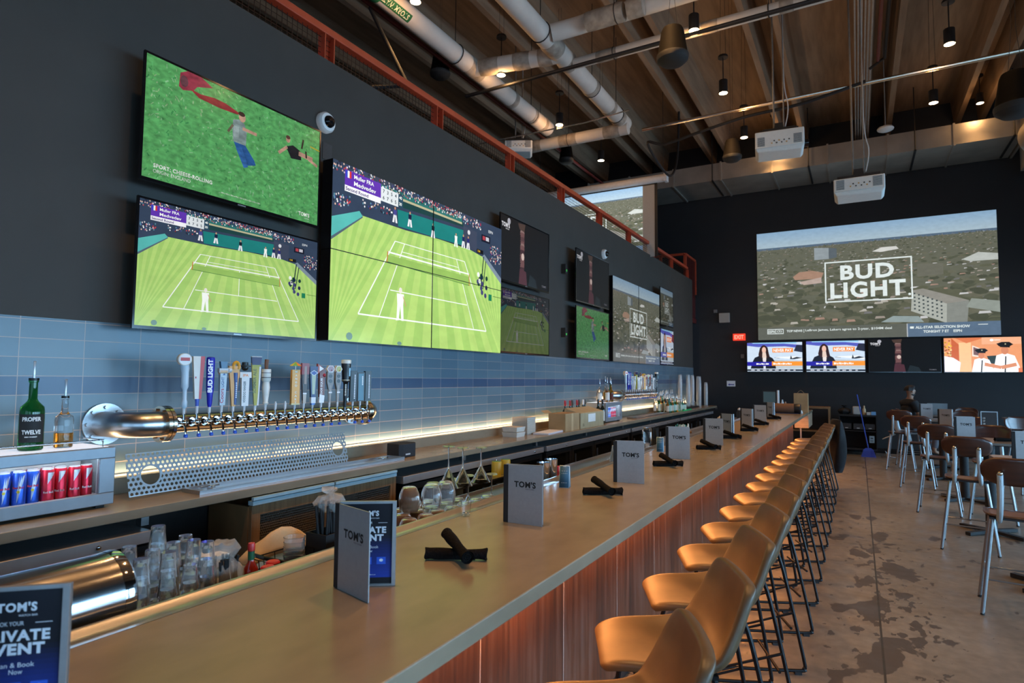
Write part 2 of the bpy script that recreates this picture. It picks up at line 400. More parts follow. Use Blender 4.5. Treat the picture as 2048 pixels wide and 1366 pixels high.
for ri, (px, yy) in enumerate([(-4.465, [3.4, 5.4, 7.385, 9.385, 11.37]), (-1.72, [1.6, 3.6, 5.6, 7.6, 9.54, 11.52, 15.2]), (1.15, [1.55, 3.55, 5.55, 7.55, 9.55, 11.5, 15.2])]):
    for qi, y in enumerate(yy):
        lab = 'black pendant light over the %s, %s from the near end' % (['mezzanine edge', 'bar aisle', 'dining tables'][ri], ORD[qi])
        o = p0 if first else dup(p0, None, None); first = False
        zz = 7.45 if y > 15 else 6.2; px = {-1.72: -1.6, 1.15: 2.3}[px] if y > 15 else px  # farthest two are off the grid, added for bright patches on the duct
        o.location = (px, y, zz); o['label'] = lab
        l = bpy.data.lights.new('pendant_lamp', 'SPOT'); l.energy = 350 if ri == 1 else (150 if ri == 2 else 90); l.color = WARM; l.spot_size = math.radians(88); l.spot_blend = .9; l.shadow_soft_size = .05
        lo = bpy.data.objects.new('pendant_lamp', l); COL.objects.link(lo); lo.location = (px, y, zz - .01)
        u = bpy.data.lights.new('pendant_glow', 'POINT'); u.energy = 9; u.color = WARM; u.shadow_soft_size = .06
        uo = bpy.data.objects.new('pendant_glow', u); COL.objects.link(uo); uo.location = (px, y, zz - .1)
# ---- speakers hung from the ceiling
def speaker():
    t = thing('pendant_speaker', 'x', 'speaker', group='black pendant speakers')
    MB().lathe([(.001, .40), (.06, .40), (.10, .385), (.115, .35), (.15, .12), (.16, .10)], n=28).build('enclosure', mat('speaker_shell', (.005, .0045, .004), .7, noise=.1, spec=.04), t)
    MB().lathe([(.161, .10), (.162, .085), (.155, .05), (.11, .012), (.05, .0), (.001, .0)], n=28).build('grille', mat('speaker_grille', (.01, .01, .01), .6, bump=.4, scale=300, noise=.2), t)
    b = MB()
    for s in (-1, 1): b.cyl((s * .05, 0, .39), (s * .015, 0, .8), .002, n=4); 
    b.cyl((-.015, 0, .8), (-.03, 0, 3.0), .0018, n=4).cyl((.015, 0, .8), (.03, 0, 3.0), .0018, n=4); b.build('hanging_wire', M['black'], t)
    return t
s0 = speaker()
for i, (p, sc, lab) in enumerate([((-1.58, 6.02, 4.97), 1, 'large black pendant speaker hanging in front of the long cross pipes'), ((-1.68, 10.0, 5.25), .92, 'black pendant speaker left of the white projector by the duct'),
      ((-5.05, 10.95, 6.1), .95, 'black pendant speaker beyond the mezzanine railing near the hanging screen'), ((-5.34, 7.06, 6.22), .95, 'black pendant speaker partly behind the insulated pipe over the mezzanine'), ((1.42, 7.5, 4.36), 1.15, 'black pendant speaker at the right beside the round duct')]):
    o = s0 if i == 0 else dup(s0); o.location = p; o.scale = (sc,) * 3; o['label'] = lab
# ---- insulated pipes
M['pipe'] = mat('pipe_insulation', (.62, .58, .52), .7, noise=.06, scale=5)
M['tape'] = mat('pipe_tape', (.33, .29, .24), .6, noise=.35, scale=9, bump=.5)
M['green'] = mat('green_label', (.02, .16, .05), .6, noise=.05)
def pipe(name, label, pts, r, wraps=(), labels=(), hang=()):
    t = thing(name, label, 'pipe')
    MB().tube(pts, r, 20).build('insulation', M['pipe'], t)
    P0, P1 = Vector(pts[0]), Vector(pts[-1]); d = (P1 - P0).normalized()
    for a, ln in wraps:
        q = P0 + d * a
        MB().tube([q - d * ln / 2, q - d * ln * .3, q + d * ln * .3, q + d * ln / 2], [r * 1.02, r * 1.07, r * 1.07, r * 1.02], 18).build('tape_wrap', M['tape'], t)
    for a in hang:
        q = P0 + d * a
        MB().cyl(q, (q.x, q.y, 7.75), .006, n=5).tube([(q + Vector((0, 0, 0))) + (Vector((0, 0, 1)) * math.cos(k * PI / 8) + d.cross(Vector((0, 0, 1))) * math.sin(k * PI / 8)) * (r * 1.06) for k in range(16)], .008, 5, closed=True).build('hanger', M['black'], t)
    for a, txt, sd, flip in labels:
        # curved label on the pipe side facing sd
        q = P0 + d * a; U = Vector((0, 0, 1)); S = Vector(sd).normalized(); up = (S.cross(d)).normalized()
        if up.z < 0: up = -up
        w_ = .62; b = MB()
        def onp(x, h): 
            an = h / r; return q + d * x + (S * math.cos(an) + up * math.sin(an)) * (r * 1.012)
        nseg = 6; V = []; 
        for i in range(nseg + 1):
            h = -.055 + .11 * i / nseg; V += [tuple(onp(-w_ / 2, h)), tuple(onp(w_ / 2, h))]
        b.add(V, [(2 * i, 2 * i + 1, 2 * i + 3, 2 * i + 2) for i in range(nseg)], (.01, .13, .04), False)
        TV, TF, wd, ht = text_mesh(txt, .02); k = .07 / ht; kx = .54 / wd; o = []
        for x, y in TV:
            xx = (x - wd / 2) * kx * (-1 if flip else 1); hh = (y * k - .035) * (-1 if flip else 1)
            an = hh / r; o.append(tuple(q + d * xx + (S * math.cos(an) + up * math.sin(an)) * (r * 1.022)))
        b.add(o, TF, (.85, .85, .6), False); b.build('pipe_label', M['matte'], t)
    return t
pipe('drain_pipe', 'thick white insulated storm water pipe above the bar ending past the cross pipes', [(-3.57, .5, 6.35), (-3.57, 10.25, 6.35)], .135, [(6.75, .3), (7.25, .18), (8.15, .12), (8.95, .12), (9.4, .14)], [(4.75, 'STORM WATER', (.8, 0, -1), True)], (3.5, 6.4, 8.2, 9.3))
pipe('drain_pipe', 'thick white insulated storm water pipe over the mezzanine beside the red sprinkler line', [(-4.88, .5, 6.35), (-4.88, 9.75, 6.35)], .135, [(6.75, .35), (7.9, .12), (8.6, .12), (9.0, .1)], [(4.9, 'STORM WATER', (.8, 0, -1), True)], (3.2, 6.3, 8.6))
MB().lathe([(.139, -.05), (.139, .05)], (-4.88, 5.15, 6.35), 20, (.01, .16, .06), axis='y').build('pipe_band', M['matte'], bpy.data.objects['drain_pipe.001'])
pipe('cross_pipe', 'white insulated pipe crossing the hall above the large speaker', [(-3.45, 7.0, 6.35), (-3.1, 7.12, 6.42), (-2.85, 7.22, 6.5), (-2.6, 7.25, 6.5), (5.5, 7.25, 6.5)], .115, [(.75, .5), (1.15, .2), (2.55, .16), (4.2, .25)], [], (.9, 3.0))
pipe('cross_pipe', 'thinner white insulated pipe crossing just behind the wider one', [(-3.45, 7.75, 6.28), (4.5, 7.75, 6.28)], .075, [(.5, .3), (1.9, .2), (2.8, .16), (4.2, .2)], [(3.9, 'STORM WATER', (0, -1, -.9), False)], (.6, 2.6))
pipe('cross_pipe', 'short insulated branch pipe joining the two thick storm water pipes', [(-4.85, 7.25, 6.33), (-3.6, 7.5, 6.33)], .115, [(.25, .3), (.75, .25), (1.1, .2)], [])
pipe('cross_pipe', 'insulated cross pipe at the far ends of the storm water pipes', [(-5.5, 10.05, 6.2), (-3.45, 10.1, 6.2)], .105, [(.2, .3), (.9, .35), (1.75, .3)], [], (.9,))
def pipe2(name, label, cat, pts, r, m, smooth=0):
    o = MB().tube(catmull(pts, 6) if smooth else pts, r, 10).build(name, m); tag(o, label, cat); return o
pipe2('sprinkler_pipe', 'long bare dark steel sprinkler pipe crossing the hall in front of the duct', 'pipe', [(-3.4, 10.75, 6.4), (6, 10.6, 6.4)], .03, M['brass'])
pipe2('sprinkler_pipe', 'thin black steel pipe along the underside of the thinner cross pipe', 'pipe', [(-5.2, 7.55, 6.12), (5, 7.55, 6.15)], .028, M['black'])
pipe2('sprinkler_pipe', 'thin dark red sprinkler pipe running beside the mezzanine storm water pipe', 'pipe', [(-5.14, .5, 6.35), (-5.14, 16.5, 6.35)], .03, M['redd'])
pipe2('cable_bundle', 'sagging black cable bundle crossing below the ceiling in front of the duct', 'cable', [(-3.36, 13.3, 7.75), (-3.36, 13.1, 6.6), (-3.3, 12.2, 5.95), (-3.25, 10.6, 6.05), (-2.9, 10.5, 5.95), (-2.2, 10.4, 6.02), (-1.5, 10.4, 6.12), (-.7, 10.4, 6.15), (.2, 10.4, 6.3)], .025, M['rubber'], 1)
pipe2('cable_bundle', 'looped black cable on the ceiling right of the conduits', 'cable', [(.3, 9.5, 7.45), (.55, 9.0, 7.4), (.65, 8.6, 7.45), (.45, 8.5, 7.4), (.35, 8.8, 7.45), (.8, 8.4, 7.5), (1.1, 8.0, 7.9)], .025, M['rubber'], 1)
M['cond'] = mat('grey_conduit', (.34, .33, .31), .5, .2, noise=.1)
for i in range(6):
    o = MB().cyl((.08 + .048 * i, -2, 7.4), (.08 + .048 * i, 16.6, 7.4), .014, n=8).build('electrical_conduit', M['cond'])
    tag(o, 'grey steel conduit in the bundle under the ceiling, %s from the left' % ORD[i], 'conduit', 'conduits running together under the ceiling')
pipe2('sprinkler_pipe', 'dark red sprinkler pipe right of the grey conduits', 'pipe', [(.43, -2, 7.38), (.43, 12.1, 7.38)], .03, M['redd'])
pipe2('cable_bundle', 'thick black cable run right of the red sprinkler pipe', 'cable', [(.53, -2, 7.38), (.53, 12.1, 7.4), (.3, 12.2, 7.3)], .025, M['rubber'])
pipe2('electrical_conduit', 'thin brass coloured conduit crossing the mezzanine above the railing', 'conduit', [(-5.9, 9.0, 6.0), (-4.0, 9.4, 6.15), (-3.2, 9.4, 6.2)], .012, M['brass'])
for y, lab in ((2.9, 'near'), (5.1, 'second')):
    pipe2('sprinkler_branch', 'short black sprinkler branch pipe above the mezzanine railing, %s one' % lab, 'pipe', [(-5.14, y + .25, 6.3), (-4.3, y, 5.0), (-4.6, y - .25, 4.95)], .025, M['rubber'])
# ---- rectangular duct on the back wall and the spiral duct
M['galv'] = mat('galvanised_sheet', (.52, .48, .42), .42, .75, noise=.15, scale=2, bump=.1)
t = thing('air_duct', 'long rectangular galvanised air duct high on the back wall', 'duct', (0, 15.6, 6.8))
b = MB().box((-6.5, 0, 0), (3.05, 1.5, .44))
for i in range(8):
    x0 = -6.5 + 1.2 * i; c = (x0 + .6, -.012, .22)
    b.add([(x0, -.001, 0), (x0 + 1.2, -.001, 0), (x0 + 1.2, -.001, .44), (x0, -.001, .44), c], [(0, 1, 4), (1, 2, 4), (2, 3, 4), (3, 0, 4)], smooth=False)
b.build('duct_panels', M['galv'], t)
for i in range(9):
    x = -6.5 + 1.2 * i; MB().box((x - .02, -.03, -.03), (x + .02, 1.5, .46)).build('flange', M['galv'], t)
for x in (-3.1, -.9, 1.2, 2.9): MB().cyl((x, -.05, .0), (x, -.05, 1.4), .012, n=6).bar((x, -.05, -.01), (x, 1.4, -.01), .04, .03).build('duct_hanger', M['black'], t)
t = thing('spiral_duct', 'big round spiral duct elbow at the right of the rectangular duct', 'duct', (3.3, 15.2, 6.6))
b = MB(); R = []
for k in range(40):
    a = k / 39 * PI * .5; c = Vector((1.0 - math.cos(a) * 1.0, -math.sin(a) * 1.0, 0)); tdir = Vector((math.sin(a), -math.cos(a), 0)); n_ = Vector((math.cos(a), math.sin(a), 0))
    rr = .42 + (.012 if k % 3 == 0 else 0); R.append([tuple(c + (n_ * math.cos(q) + Vector((0, 0, 1)) * math.sin(q)) * rr) for q in [2 * PI * j / 28 for j in range(28)]])
b.rings(R).build('duct_elbow', M['galv'], t)
MB().box((-.25, .0, -.45), (.5, .8, .45)).build('duct_boot', M['galv'], t)
# ---- projectors
M['rodm'] = mat('dull_rod', (.20, .18, .16), .5, .3, noise=.1)
def projector(name, label, loc, rz, rod, W=.56, D=.46, Hh=.2, lens=True):
    t = thing(name, label, 'projector', loc, rz)
    MB().prism([(-W / 2, -D / 2), (W / 2, -D / 2), (W / 2, D / 2), (-W / 2, D / 2)], Hh, (.7, .69, .65)).add([(-W / 2 + .03, -D / 2 + .03, -.045), (W / 2 - .03, -D / 2 + .03, -.045), (W / 2 - .03, D / 2 - .03, -.045), (-W / 2 + .03, D / 2 - .03, -.045), (-W / 2, -D / 2, 0), (W / 2, -D / 2, 0), (W / 2, D / 2, 0), (-W / 2, D / 2, 0)], [(3, 2, 1, 0), (0, 1, 5, 4), (1, 2, 6, 5), (2, 3, 7, 6), (3, 0, 4, 7)], (.7, .69, .65), False).build('case', M['matte'], t, bevel=.012)
    v = MB()
    for k in range(9):
        v.box((-W / 2 + .03, -D / 2 - .004, .03 + .014 * k), (-W / 2 + .12, -D / 2 + .004, .037 + .014 * k), (.12, .12, .12)); v.box((W / 2 - .13, -D / 2 - .004, .03 + .014 * k), (W / 2 - .03, -D / 2 + .004, .037 + .014 * k), (.12, .12, .12))
    v.build('vent', M['matte'], t)
    v = MB()
    for k in range(8): v.box((-.1 + .03 * k, -D / 2 - .005, .05 + .03 * (k % 2)), (-.085 + .03 * k, -D / 2 + .004, .065 + .03 * (k % 2)), (.03, .03, .03) if k % 3 else (.6, .3, .05))
    v.build('socket_panel', M['matte'], t)
    if lens: MB().lathe([(.05, 0), (.05, .07), (.042, .075), (.035, .06), (.001, .05)], (W / 2 - .01, 0, .08), 20, axis='x').build('projector_lens', M['gloss_black'], t)
    MB().box((-.2, -.16, Hh + .0), (.2, .16, Hh + .05)).box((-.24, -.03, Hh + .05), (.24, .03, Hh + .09)).box((-.05, -.1, Hh + .05), (.05, .1, Hh + .14)).build('ceiling_bracket', M['black'], t)
    MB().cyl((-.06, 0, Hh + .1), (-.07, 0, rod), .012, n=8).cyl((.06, 0, Hh + .1), (.065, 0, rod), .009, n=8).build('drop_rod', M['rodm'], t)
    MB().tube(catmull([(.08, .02, Hh + .12), (.12, .03, Hh + .4), (.07, .03, Hh + .9), (.075, .0, rod)], 8), .008, 6, (.6, .55, .5)).build('power_cable', M['matte'], t)
    return t
projector('projector', 'white projector with a black lens at its right side hanging in front of the duct', (-.86, 8.75, 4.84), .12, 2.9, .6, .44, .23)
t = projector('projector', 'white projector with two side vents hanging above the big wall screen', (.065, 8.8, 4.13), 0, 3.2, .56, .46, .17, False)
projector('projector', 'small white projector hanging over the mezzanine behind the railing', (-5.35, 9.5, 5.9), .5, 2.43, .5, .4, .16, False)
o = MB().lathe([(.001, .03), (.12, .03), (.14, .0), (.13, -.02), (.08, -.045), (.001, -.05)], (.55, 13.0, 6.45), 24, (.6, .62, .62)).cyl((.55, 13, 6.48), (.55, 13, 8.33), .01, n=6, col=(.2, .2, .2)).build('ceiling_dish', M['matte']); tag(o, 'white round wireless access point hanging by the end of the conduits', 'access point')

# ================================================================== SCREENS
def S(r, g, b):
    f = lambda c: (c / 255 / 12.92) if c <= 10 else ((c / 255 + .055) / 1.055) ** 2.4
    return (f(r), f(g), f(b))
class Pic(MB):
    """a flat picture on the unit square, u to the right and v up, facing -y; later shapes lie a hair in front"""
    def __init__(s, asp=1.78): super().__init__(); s.k = 0; s.asp = asp
    def poly(s, pts, col, nl=True):
        if nl: s.k += 1
        c = lambda t: max(0., min(1., t))
        V = [(c(u), -.0002 * s.k, c(v)) for u, v in pts]
        return s.add(V, [tuple(range(len(V)))], col, False)
    def rect(s, u0, v0, u1, v1, col, nl=True): return s.poly([(u0, v0), (u1, v0), (u1, v1), (u0, v1)], col, nl)
    def line(s, p, q, w, col, nl=True):
        du, dv = (q[0] - p[0]) * s.asp, q[1] - p[1]; L = math.hypot(du, dv); nu, nv = -dv / L * w / 2 / s.asp, du / L * w / 2
        return s.poly([(p[0] - nu, p[1] - nv), (q[0] - nu, q[1] - nv), (q[0] + nu, q[1] + nv), (p[0] + nu, p[1] + nv)], col, nl)
    def blob(s, u, v, ru, rv, col, n=10, nl=True, jit=0):
        return s.poly([(u + ru * math.cos(2 * PI * i / n) * (1 + random.uniform(-jit, jit)), v + rv * math.sin(2 * PI * i / n) * (1 + random.uniform(-jit, jit))) for i in range(n)], col, nl)
    def marks(s, u0, u1, v, h, col, n=7):
        s.k += 1
        for i in range(n): a = u0 + (u1 - u0) * i / n; s.rect(a, v + .1 * h * (i % 2), a + (u1 - u0) / n * (.6 + .25 * (i % 3 == 0)), v + h * (1 - .12 * (i % 3)), col, False)
    def t(s, txt, u, v, h, col, al='l', bold=.02, width=None):
        s.k += 1; sp = 1.12 if bold > .03 else 1.0; V, Fs, wd, ht = text_mesh(txt, bold, sp, 3)
        return s.text(txt, (u, -.0002 * s.k, v), (1, 0, 0), (0, 0, 1), h, col, al, bold, width or wd * h / ht / s.asp, sp)
    def grad(s, u0, v0, u1, v1, a, b, n=14):
        s.k += 1
        for i in range(n):
            f = (i + .5) / n; s.rect(u0, v0 + (v1 - v0) * i / n, u1, v0 + (v1 - v0) * (i + 1) / n, tuple(x + (y - x) * f for x, y in zip(a, b)), False)
def crowd(P_, u0, v0, u1, v1, n, v0b=None, v1b=None):
    P_.k += 1
    for i in range(n):
        f = random.random(); u = u0 + (u1 - u0) * f; a = v0 + ((v0b or v0) - v0) * f; b = v1 + ((v1b or v1) - v1) * f
        v = a + (b - a) * random.random(); c = random.choice([S(210, 200, 200), S(60, 60, 130), S(190, 60, 70), S(30, 30, 45), S(220, 180, 160), S(90, 140, 160), S(240, 240, 240)])
        P_.blob(u, v, .003, .007, c, 5, False)
def figure(P_, u, v, h, shirt, legs, skin=S(190, 140, 110), spread=.0):
    """small standing figure, feet at (u, v)"""
    a = h / P_.asp
    P_.poly([(u - .16 * a - spread, v), (u - .06 * a, v), (u, v + .45 * h), (u + .06 * a, v), (u + .16 * a + spread, v), (u + .13 * a, v + .5 * h), (u - .13 * a, v + .5 * h)], legs)
    P_.poly([(u - .13 * a, v + .45 * h), (u + .13 * a, v + .45 * h), (u + .16 * a, v + .8 * h), (u - .16 * a, v + .8 * h)], shirt, False); P_.k += 1
    P_.blob(u, v + .9 * h, .075 * a, .095 * h, skin, 8)
def pic_tennis():
    P_ = Pic(); W_ = S(235, 240, 235)
    P_.rect(0, .74, 1, 1, S(32, 44, 58)); P_.rect(0, 0, 1, .75, S(158, 198, 104))
    P_.k += 1; vp = (.5, 1.245)                                 # mown stripes
    for i in range(-29, 30, 2):
        a = .5 + i * .054; b = a + .054
        q = lambda x, v: x + (vp[0] - x) * (v / vp[1])
        P_.poly([(q(a, 0), .0), (q(b, 0), .0), (q(b, .735), .735), (q(a, .735), .735)], S(174, 208, 114), False)
    P_.poly([(0, .563), (.131, .737), (.341, .735), (.698, .762), (.841, .728), (1, .555), (1, 1), (0, 1)], S(48, 62, 84))
    P_.poly([(.0, .55), (.131, .725), (.131, .745), (0, .60)], S(80, 96, 110)); P_.poly([(0, .568), (.131, .733), (.116, .758), (0, .679)], S(84, 178, 172))
    P_.poly([(.841, .728), (1, .555), (1, .60), (.86, .75)], S(120, 135, 150))
    P_.poly([(.298, .85), (.701, .876), (.698, .762), (.304, .745)], S(24, 122, 118))
    P_.poly([(.30, .87), (.70, .90), (.70, .935), (.30, .91)], S(24, 62, 62)); P_.rect(.16, .925, .69, .965, S(40, 110, 105)); P_.rect(.16, .915, .69, .93, S(180, 175, 140))
    crowd(P_, 0, .945, .69, 1, 330); crowd(P_, .003, .75, .075, .82, 40); crowd(P_, .13, .79, .29, .84, 40); crowd(P_, .9, .70, 1, .84, 90); crowd(P_, .70, .93, .83, .99, 90)
    P_.poly([(.70, .76), (.80, .755), (.80, .90), (.70, .91)], S(58, 66, 86)); P_.blob(.74, .875, .010, .018, S(210, 210, 215))
    P_.rect(.835, .845, .905, .90, S(20, 22, 40)); P_.rect(.845, .86, .865, .89, S(170, 60, 70)); P_.rect(.87, .86, .895, .89, S(190, 190, 200))
    P_.t('ESPN', .89, .93, .022, S(200, 205, 210)); P_.rect(.8, .745, .85, .775, S(15, 15, 20)); P_.t('114', .808, .752, .018, S(250, 200, 40))
    ln = lambda a, b, w=.006: P_.line(a, b, w, W_, False)
    P_.k += 1; ln((.12, .163), (.88, .159), .009); ln((.289, .645), (.711, .648), .005); ln((.12, .163), (.289, .645), .008); ln((.88, .159), (.711, .648), .008)
    ln((.218, .167), (.339, .646)); ln((.784, .163), (.655, .647)); ln((.269, .335), (.733, .333)); ln((.5, .56), (.5, .335)); ln((.325, .59), (.67, .592), .004); ln((.5, .155), (.5, .175))
    P_.poly([(.245, .50), (.747, .48), (.747, .545), (.25, .548)], S(146, 186, 92)); P_.line((.253, .566), (.745, .564), .010, W_); P_.line((.25, .505), (.747, .48), .004, S(70, 120, 60))
    P_.line((.25, .50), (.253, .57), .008, S(190, 120, 60)); P_.line((.747, .478), (.745, .565), .008, S(190, 120, 60))
    figure(P_, .322, .155, .21, W_, W_, S(230, 225, 215)); P_.line((.335, .31), (.352, .25), .006, S(200, 150, 120)); P_.line((.318, .165), (.30, .158), .012, W_)
    for u, v, c in ((.365, .765, S(20, 25, 60)), (.5, .745, S(15, 18, 35)), (.649, .735, W_), (.70, .745, S(30, 35, 90)), (.735, .745, S(40, 40, 110)), (.285, .76, S(70, 70, 140))): figure(P_, u, v, .10, c, S(225, 225, 230) if c != W_ else W_, spread=.004)
    P_.line((.853, .73), (.835, .50), .012, S(25, 45, 50)); P_.line((.87, .70), (.85, .48), .010, S(25, 45, 50))
    for i in range(14): P_.blob(.80 + random.random() * .08, .42 + random.random() * .2, .010, .02, random.choice([S(25, 30, 70), S(60, 60, 110), W_, S(20, 60, 50)]), 7, False)
    P_.rect(.895, .40, .92, .45, S(20, 120, 80)); P_.line((.93, .44), (1, .44), .004, S(60, 90, 40))
    P_.rect(.049, .880, .212, .968, S(92, 48, 168)); P_.rect(.049, .845, .212, .880, S(235, 235, 240)); P_.rect(.052, .925, .06, .965, S(50, 70, 190)); P_.rect(.06, .925, .068, .965, W_); P_.rect(.068, .925, .076, .965, S(210, 50, 50))
    P_.t('Muller FRA', .088, .932, .024, W_, width=.09); P_.t('Medvedev', .088, .892, .026, W_, width=.1); P_.t('Second Round', .053, .852, .02, S(60, 40, 110), width=.1)
    P_.rect(.212, .865, .300, .95, S(215, 222, 225)); P_.rect(.300, .865, .325, .95, S(40, 70, 90))
    for i, (a, b) in enumerate((('7', '6'), ('3', '7'), ('5', '6'), ('4', '5'))): P_.t(a, .222 + .02 * i, .917, .022, S(30, 45, 60)); P_.t(b, .222 + .02 * i, .878, .022, S(30, 45, 60))
    P_.t('40', .304, .917, .02, W_); P_.t('30', .304, .878, .02, W_)
    P_.blob(.083, .03, .014, .022, S(105, 140, 130)); P_.blob(.32, .012, .012, .012, S(105, 140, 130))
    return P_
def pic_field():
    P_ = Pic(); P_.rect(0, 0, 1, 1, S(88, 166, 96)); P_.k += 1
    for i in range(900):
        u, v = random.random(), random.random(); c = random.choice([S(104, 184, 102), S(66, 146, 78), S(92, 174, 104), S(130, 184, 134), S(58, 134, 76)])
        if u < .5 and v > .4 and random.random() < .25: c = S(140, 180, 130)
        s_ = random.uniform(.006, .02); a = random.uniform(.2, 2.6)
        P_.k += .05; P_.line((u, v), (u + s_ * math.cos(a), v + 1.8 * s_ * math.sin(a)), .008 * random.uniform(.5, 1.6), c, False)
    P_.k = int(P_.k) + 1; sk = S(190, 150, 130)
    P_.poly([(.15, .84), (.155, .96), (.19, 1), (.26, 1), (.32, .95), (.24, .90), (.22, .85), (.17, .82)], S(150, 52, 72)); P_.poly([(.20, .86), (.26, .85), (.33, .87), (.39, .865), (.47, .83), (.46, .81), (.36, .80), (.25, .81)], S(146, 44, 52)); P_.blob(.175, .90, .02, .05, S(100, 60, 70))
    P_.poly([(.44, .56), (.51, .55), (.565, .44), (.575, .40), (.52, .37), (.50, .43), (.46, .49)], S(40, 88, 150)); P_.poly([(.455, .5), (.49, .52), (.53, .36), (.505, .34)], S(52, 104, 172))
    P_.poly([(.435, .75), (.467, .77), (.50, .75), (.515, .68), (.512, .55), (.44, .55), (.432, .66)], S(130, 150, 150)); P_.poly([(.44, .60), (.47, .60), (.47, .70), (.44, .7)], S(150, 168, 168)); P_.line((.49, .70), (.575, .695), .03, sk); P_.line((.435, .7), (.408, .62), .022, S(110, 100, 80)); P_.blob(.486, .80, .02, .045, sk); P_.blob(.482, .83, .02, .022, S(60, 40, 35))
    P_.poly([(.76, .70), (.81, .74), (.86, .71), (.87, .62), (.80, .60)], S(24, 26, 34)); P_.line((.85, .68), (.95, .67), .045, sk); P_.line((.92, .66), (.985, .62), .03, sk); P_.line((.77, .70), (.715, .61), .03, sk); P_.blob(.775, .78, .015, .035, sk); P_.blob(.775, .80, .015, .02, S(90, 60, 50)); P_.line((.87, .74), (.88, .84), .02, S(50, 40, 35)); P_.line((.905, .66), (.90, .73), .02, S(50, 40, 35)); P_.line((.93, .80), (1, .79), .012, S(190, 170, 40))
    wt = S(225, 232, 225); P_.t('SPORT: CHEESE-ROLLING', .049, .095, .034, wt, width=.285, bold=.035); P_.t('ORIGIN: ENGLAND', .049, .052, .03, wt, width=.175, bold=.0)
    P_.marks(.384, .611, .045, .012, S(180, 205, 180), 26); P_.t("TOM'S", .86, .055, .042, wt, width=.078, bold=.04); P_.t('WATCH BAR', .90, .035, .009, wt, width=.035)
    return P_
def pic_city():
    P_ = Pic(); P_.grad(0, .84, 1, 1, S(176, 196, 206), S(138, 172, 202), 10); P_.rect(0, 0, 1, .85, S(104, 106, 92)); P_.rect(0, .835, 1, .855, S(88, 108, 128)); P_.k += 1
    for i in range(1900):
        f = random.random() ** 1.9; v = .84 * (1 - f) + .0; u = random.random(); s_ = .005 + .05 * f ** 1.3
        tree = random.random() < .35 + .6 * f
        c = random.choice([S(88, 92, 76), S(98, 100, 82), S(80, 84, 70), S(108, 108, 92)]) if tree else random.choice([S(160, 150, 140), S(205, 205, 205), S(170, 140, 125), S(120, 120, 120), S(185, 180, 170)])
        P_.k += .02
        if tree: P_.blob(u, v, s_ * .9, s_ * .7, c, 7, False, .2)
        elif v > .12: w_ = s_ * random.uniform(.6, 1.3); P_.poly([(u, v), (u + w_, v + .004), (u + w_ * .9, v + s_ * .5), (u + .1 * w_, v + s_ * .5)], c, False)
    P_.k = int(P_.k) + 2
    for i in range(40): u = random.random(); P_.poly([(u, .84), (u + .006, .84), (u + .006, .845 + .012 * random.random()), (u, .85)], S(95, 108, 125), False)
    P_.poly([(.17, .57), (.20, .61), (.26, .615), (.31, .59), (.30, .54), (.18, .54)], S(172, 138, 118)); P_.poly([(.2, .52), (.3, .55), (.3, .5), (.22, .49)], S(190, 170, 160))
    P_.poly([(.52, .745), (.56, .775), (.62, .775), (.63, .75), (.56, .735)], S(215, 215, 210)); P_.poly([(.27, .71), (.335, .71), (.335, .81), (.27, .82)], S(150, 160, 165)); P_.poly([(.335, .71), (.37, .72), (.37, .80), (.335, .81)], S(95, 105, 112)); P_.poly([(.87, .62), (.93, .67), (1, .65), (1, .60), (.9, .60)], S(190, 195, 190))
    P_.poly([(.70, .50), (.80, .51), (.80, .60), (.70, .61)], S(112, 112, 100)); P_.poly([(.55, .13), (.60, .18), (.70, .17), (.72, .12)], S(150, 165, 165))
    P_.poly([(.671, .216), (.677, .389), (.72, .40), (.891, .285), (.809, .255)], S(150, 148, 140)); P_.poly([(.671, .216), (.677, .37), (.809, .265), (.806, .106)], S(178, 182, 174)); P_.poly([(.809, .265), (.891, .285), (.882, .107), (.806, .106)], S(140, 144, 138))
    for i in range(7):
        for j in range(5): u = .683 + .017 * i; P_.rect(u, .355 - .0135 * i - .032 * j, u + .007, .368 - .0135 * i - .032 * j, S(70, 80, 82), False)
    P_.poly([(.88, .23), (.90, .30), (1, .27), (1, .18)], S(150, 158, 150)); P_.k += 3
    P_.rect(0, 0, .655, .112, S(100, 104, 96)); P_.rect(.655, 0, 1, .112, S(96, 118, 142)); P_.rect(.652, 0, .656, .11, S(190, 195, 200))
    wt = S(232, 242, 240)
    for a in ((.315, .319, .321, .679), (.675, .319, .681, .679), (.315, .319, .681, .330), (.315, .670, .681, .681)): P_.rect(*a, wt)
    P_.t('BUD', .496, .512, .13, wt, 'c', .036, .225); P_.t('LIGHT', .496, .352, .14, wt, 'c', .036, .315); P_.blob(.668, .36, .006, .010, wt)
    for a in ((.045, .052, .122, .058), (.045, .092, .122, .098), (.045, .052, .048, .098), (.119, .052, .122, .098), (.085, .052, .087, .098)): P_.rect(*a, wt)
    P_.t('ESPN', .05, .062, .024, wt, width=.032, bold=.04); P_.t('(2)', .092, .062, .024, wt, width=.022)
    P_.t('TOP NEWS', .137, .066, .02, wt, width=.072, bold=.03); P_.rect(.215, .058, .217, .09, wt); P_.t('LeBron James, Lakers agree to 2-year, $104M deal', .223, .064, .026, wt, width=.37, bold=.012)
    P_.rect(.665, .068, .68, .086, wt); P_.t('ALL-STAR SELECTION SHOW', .686, .066, .022, wt, width=.205, bold=.03); P_.t('TONIGHT 7 ET    ESPN', .716, .03, .022, wt, width=.145, bold=.03); P_.rect(.92, .085, .955, .09, wt)
    return P_
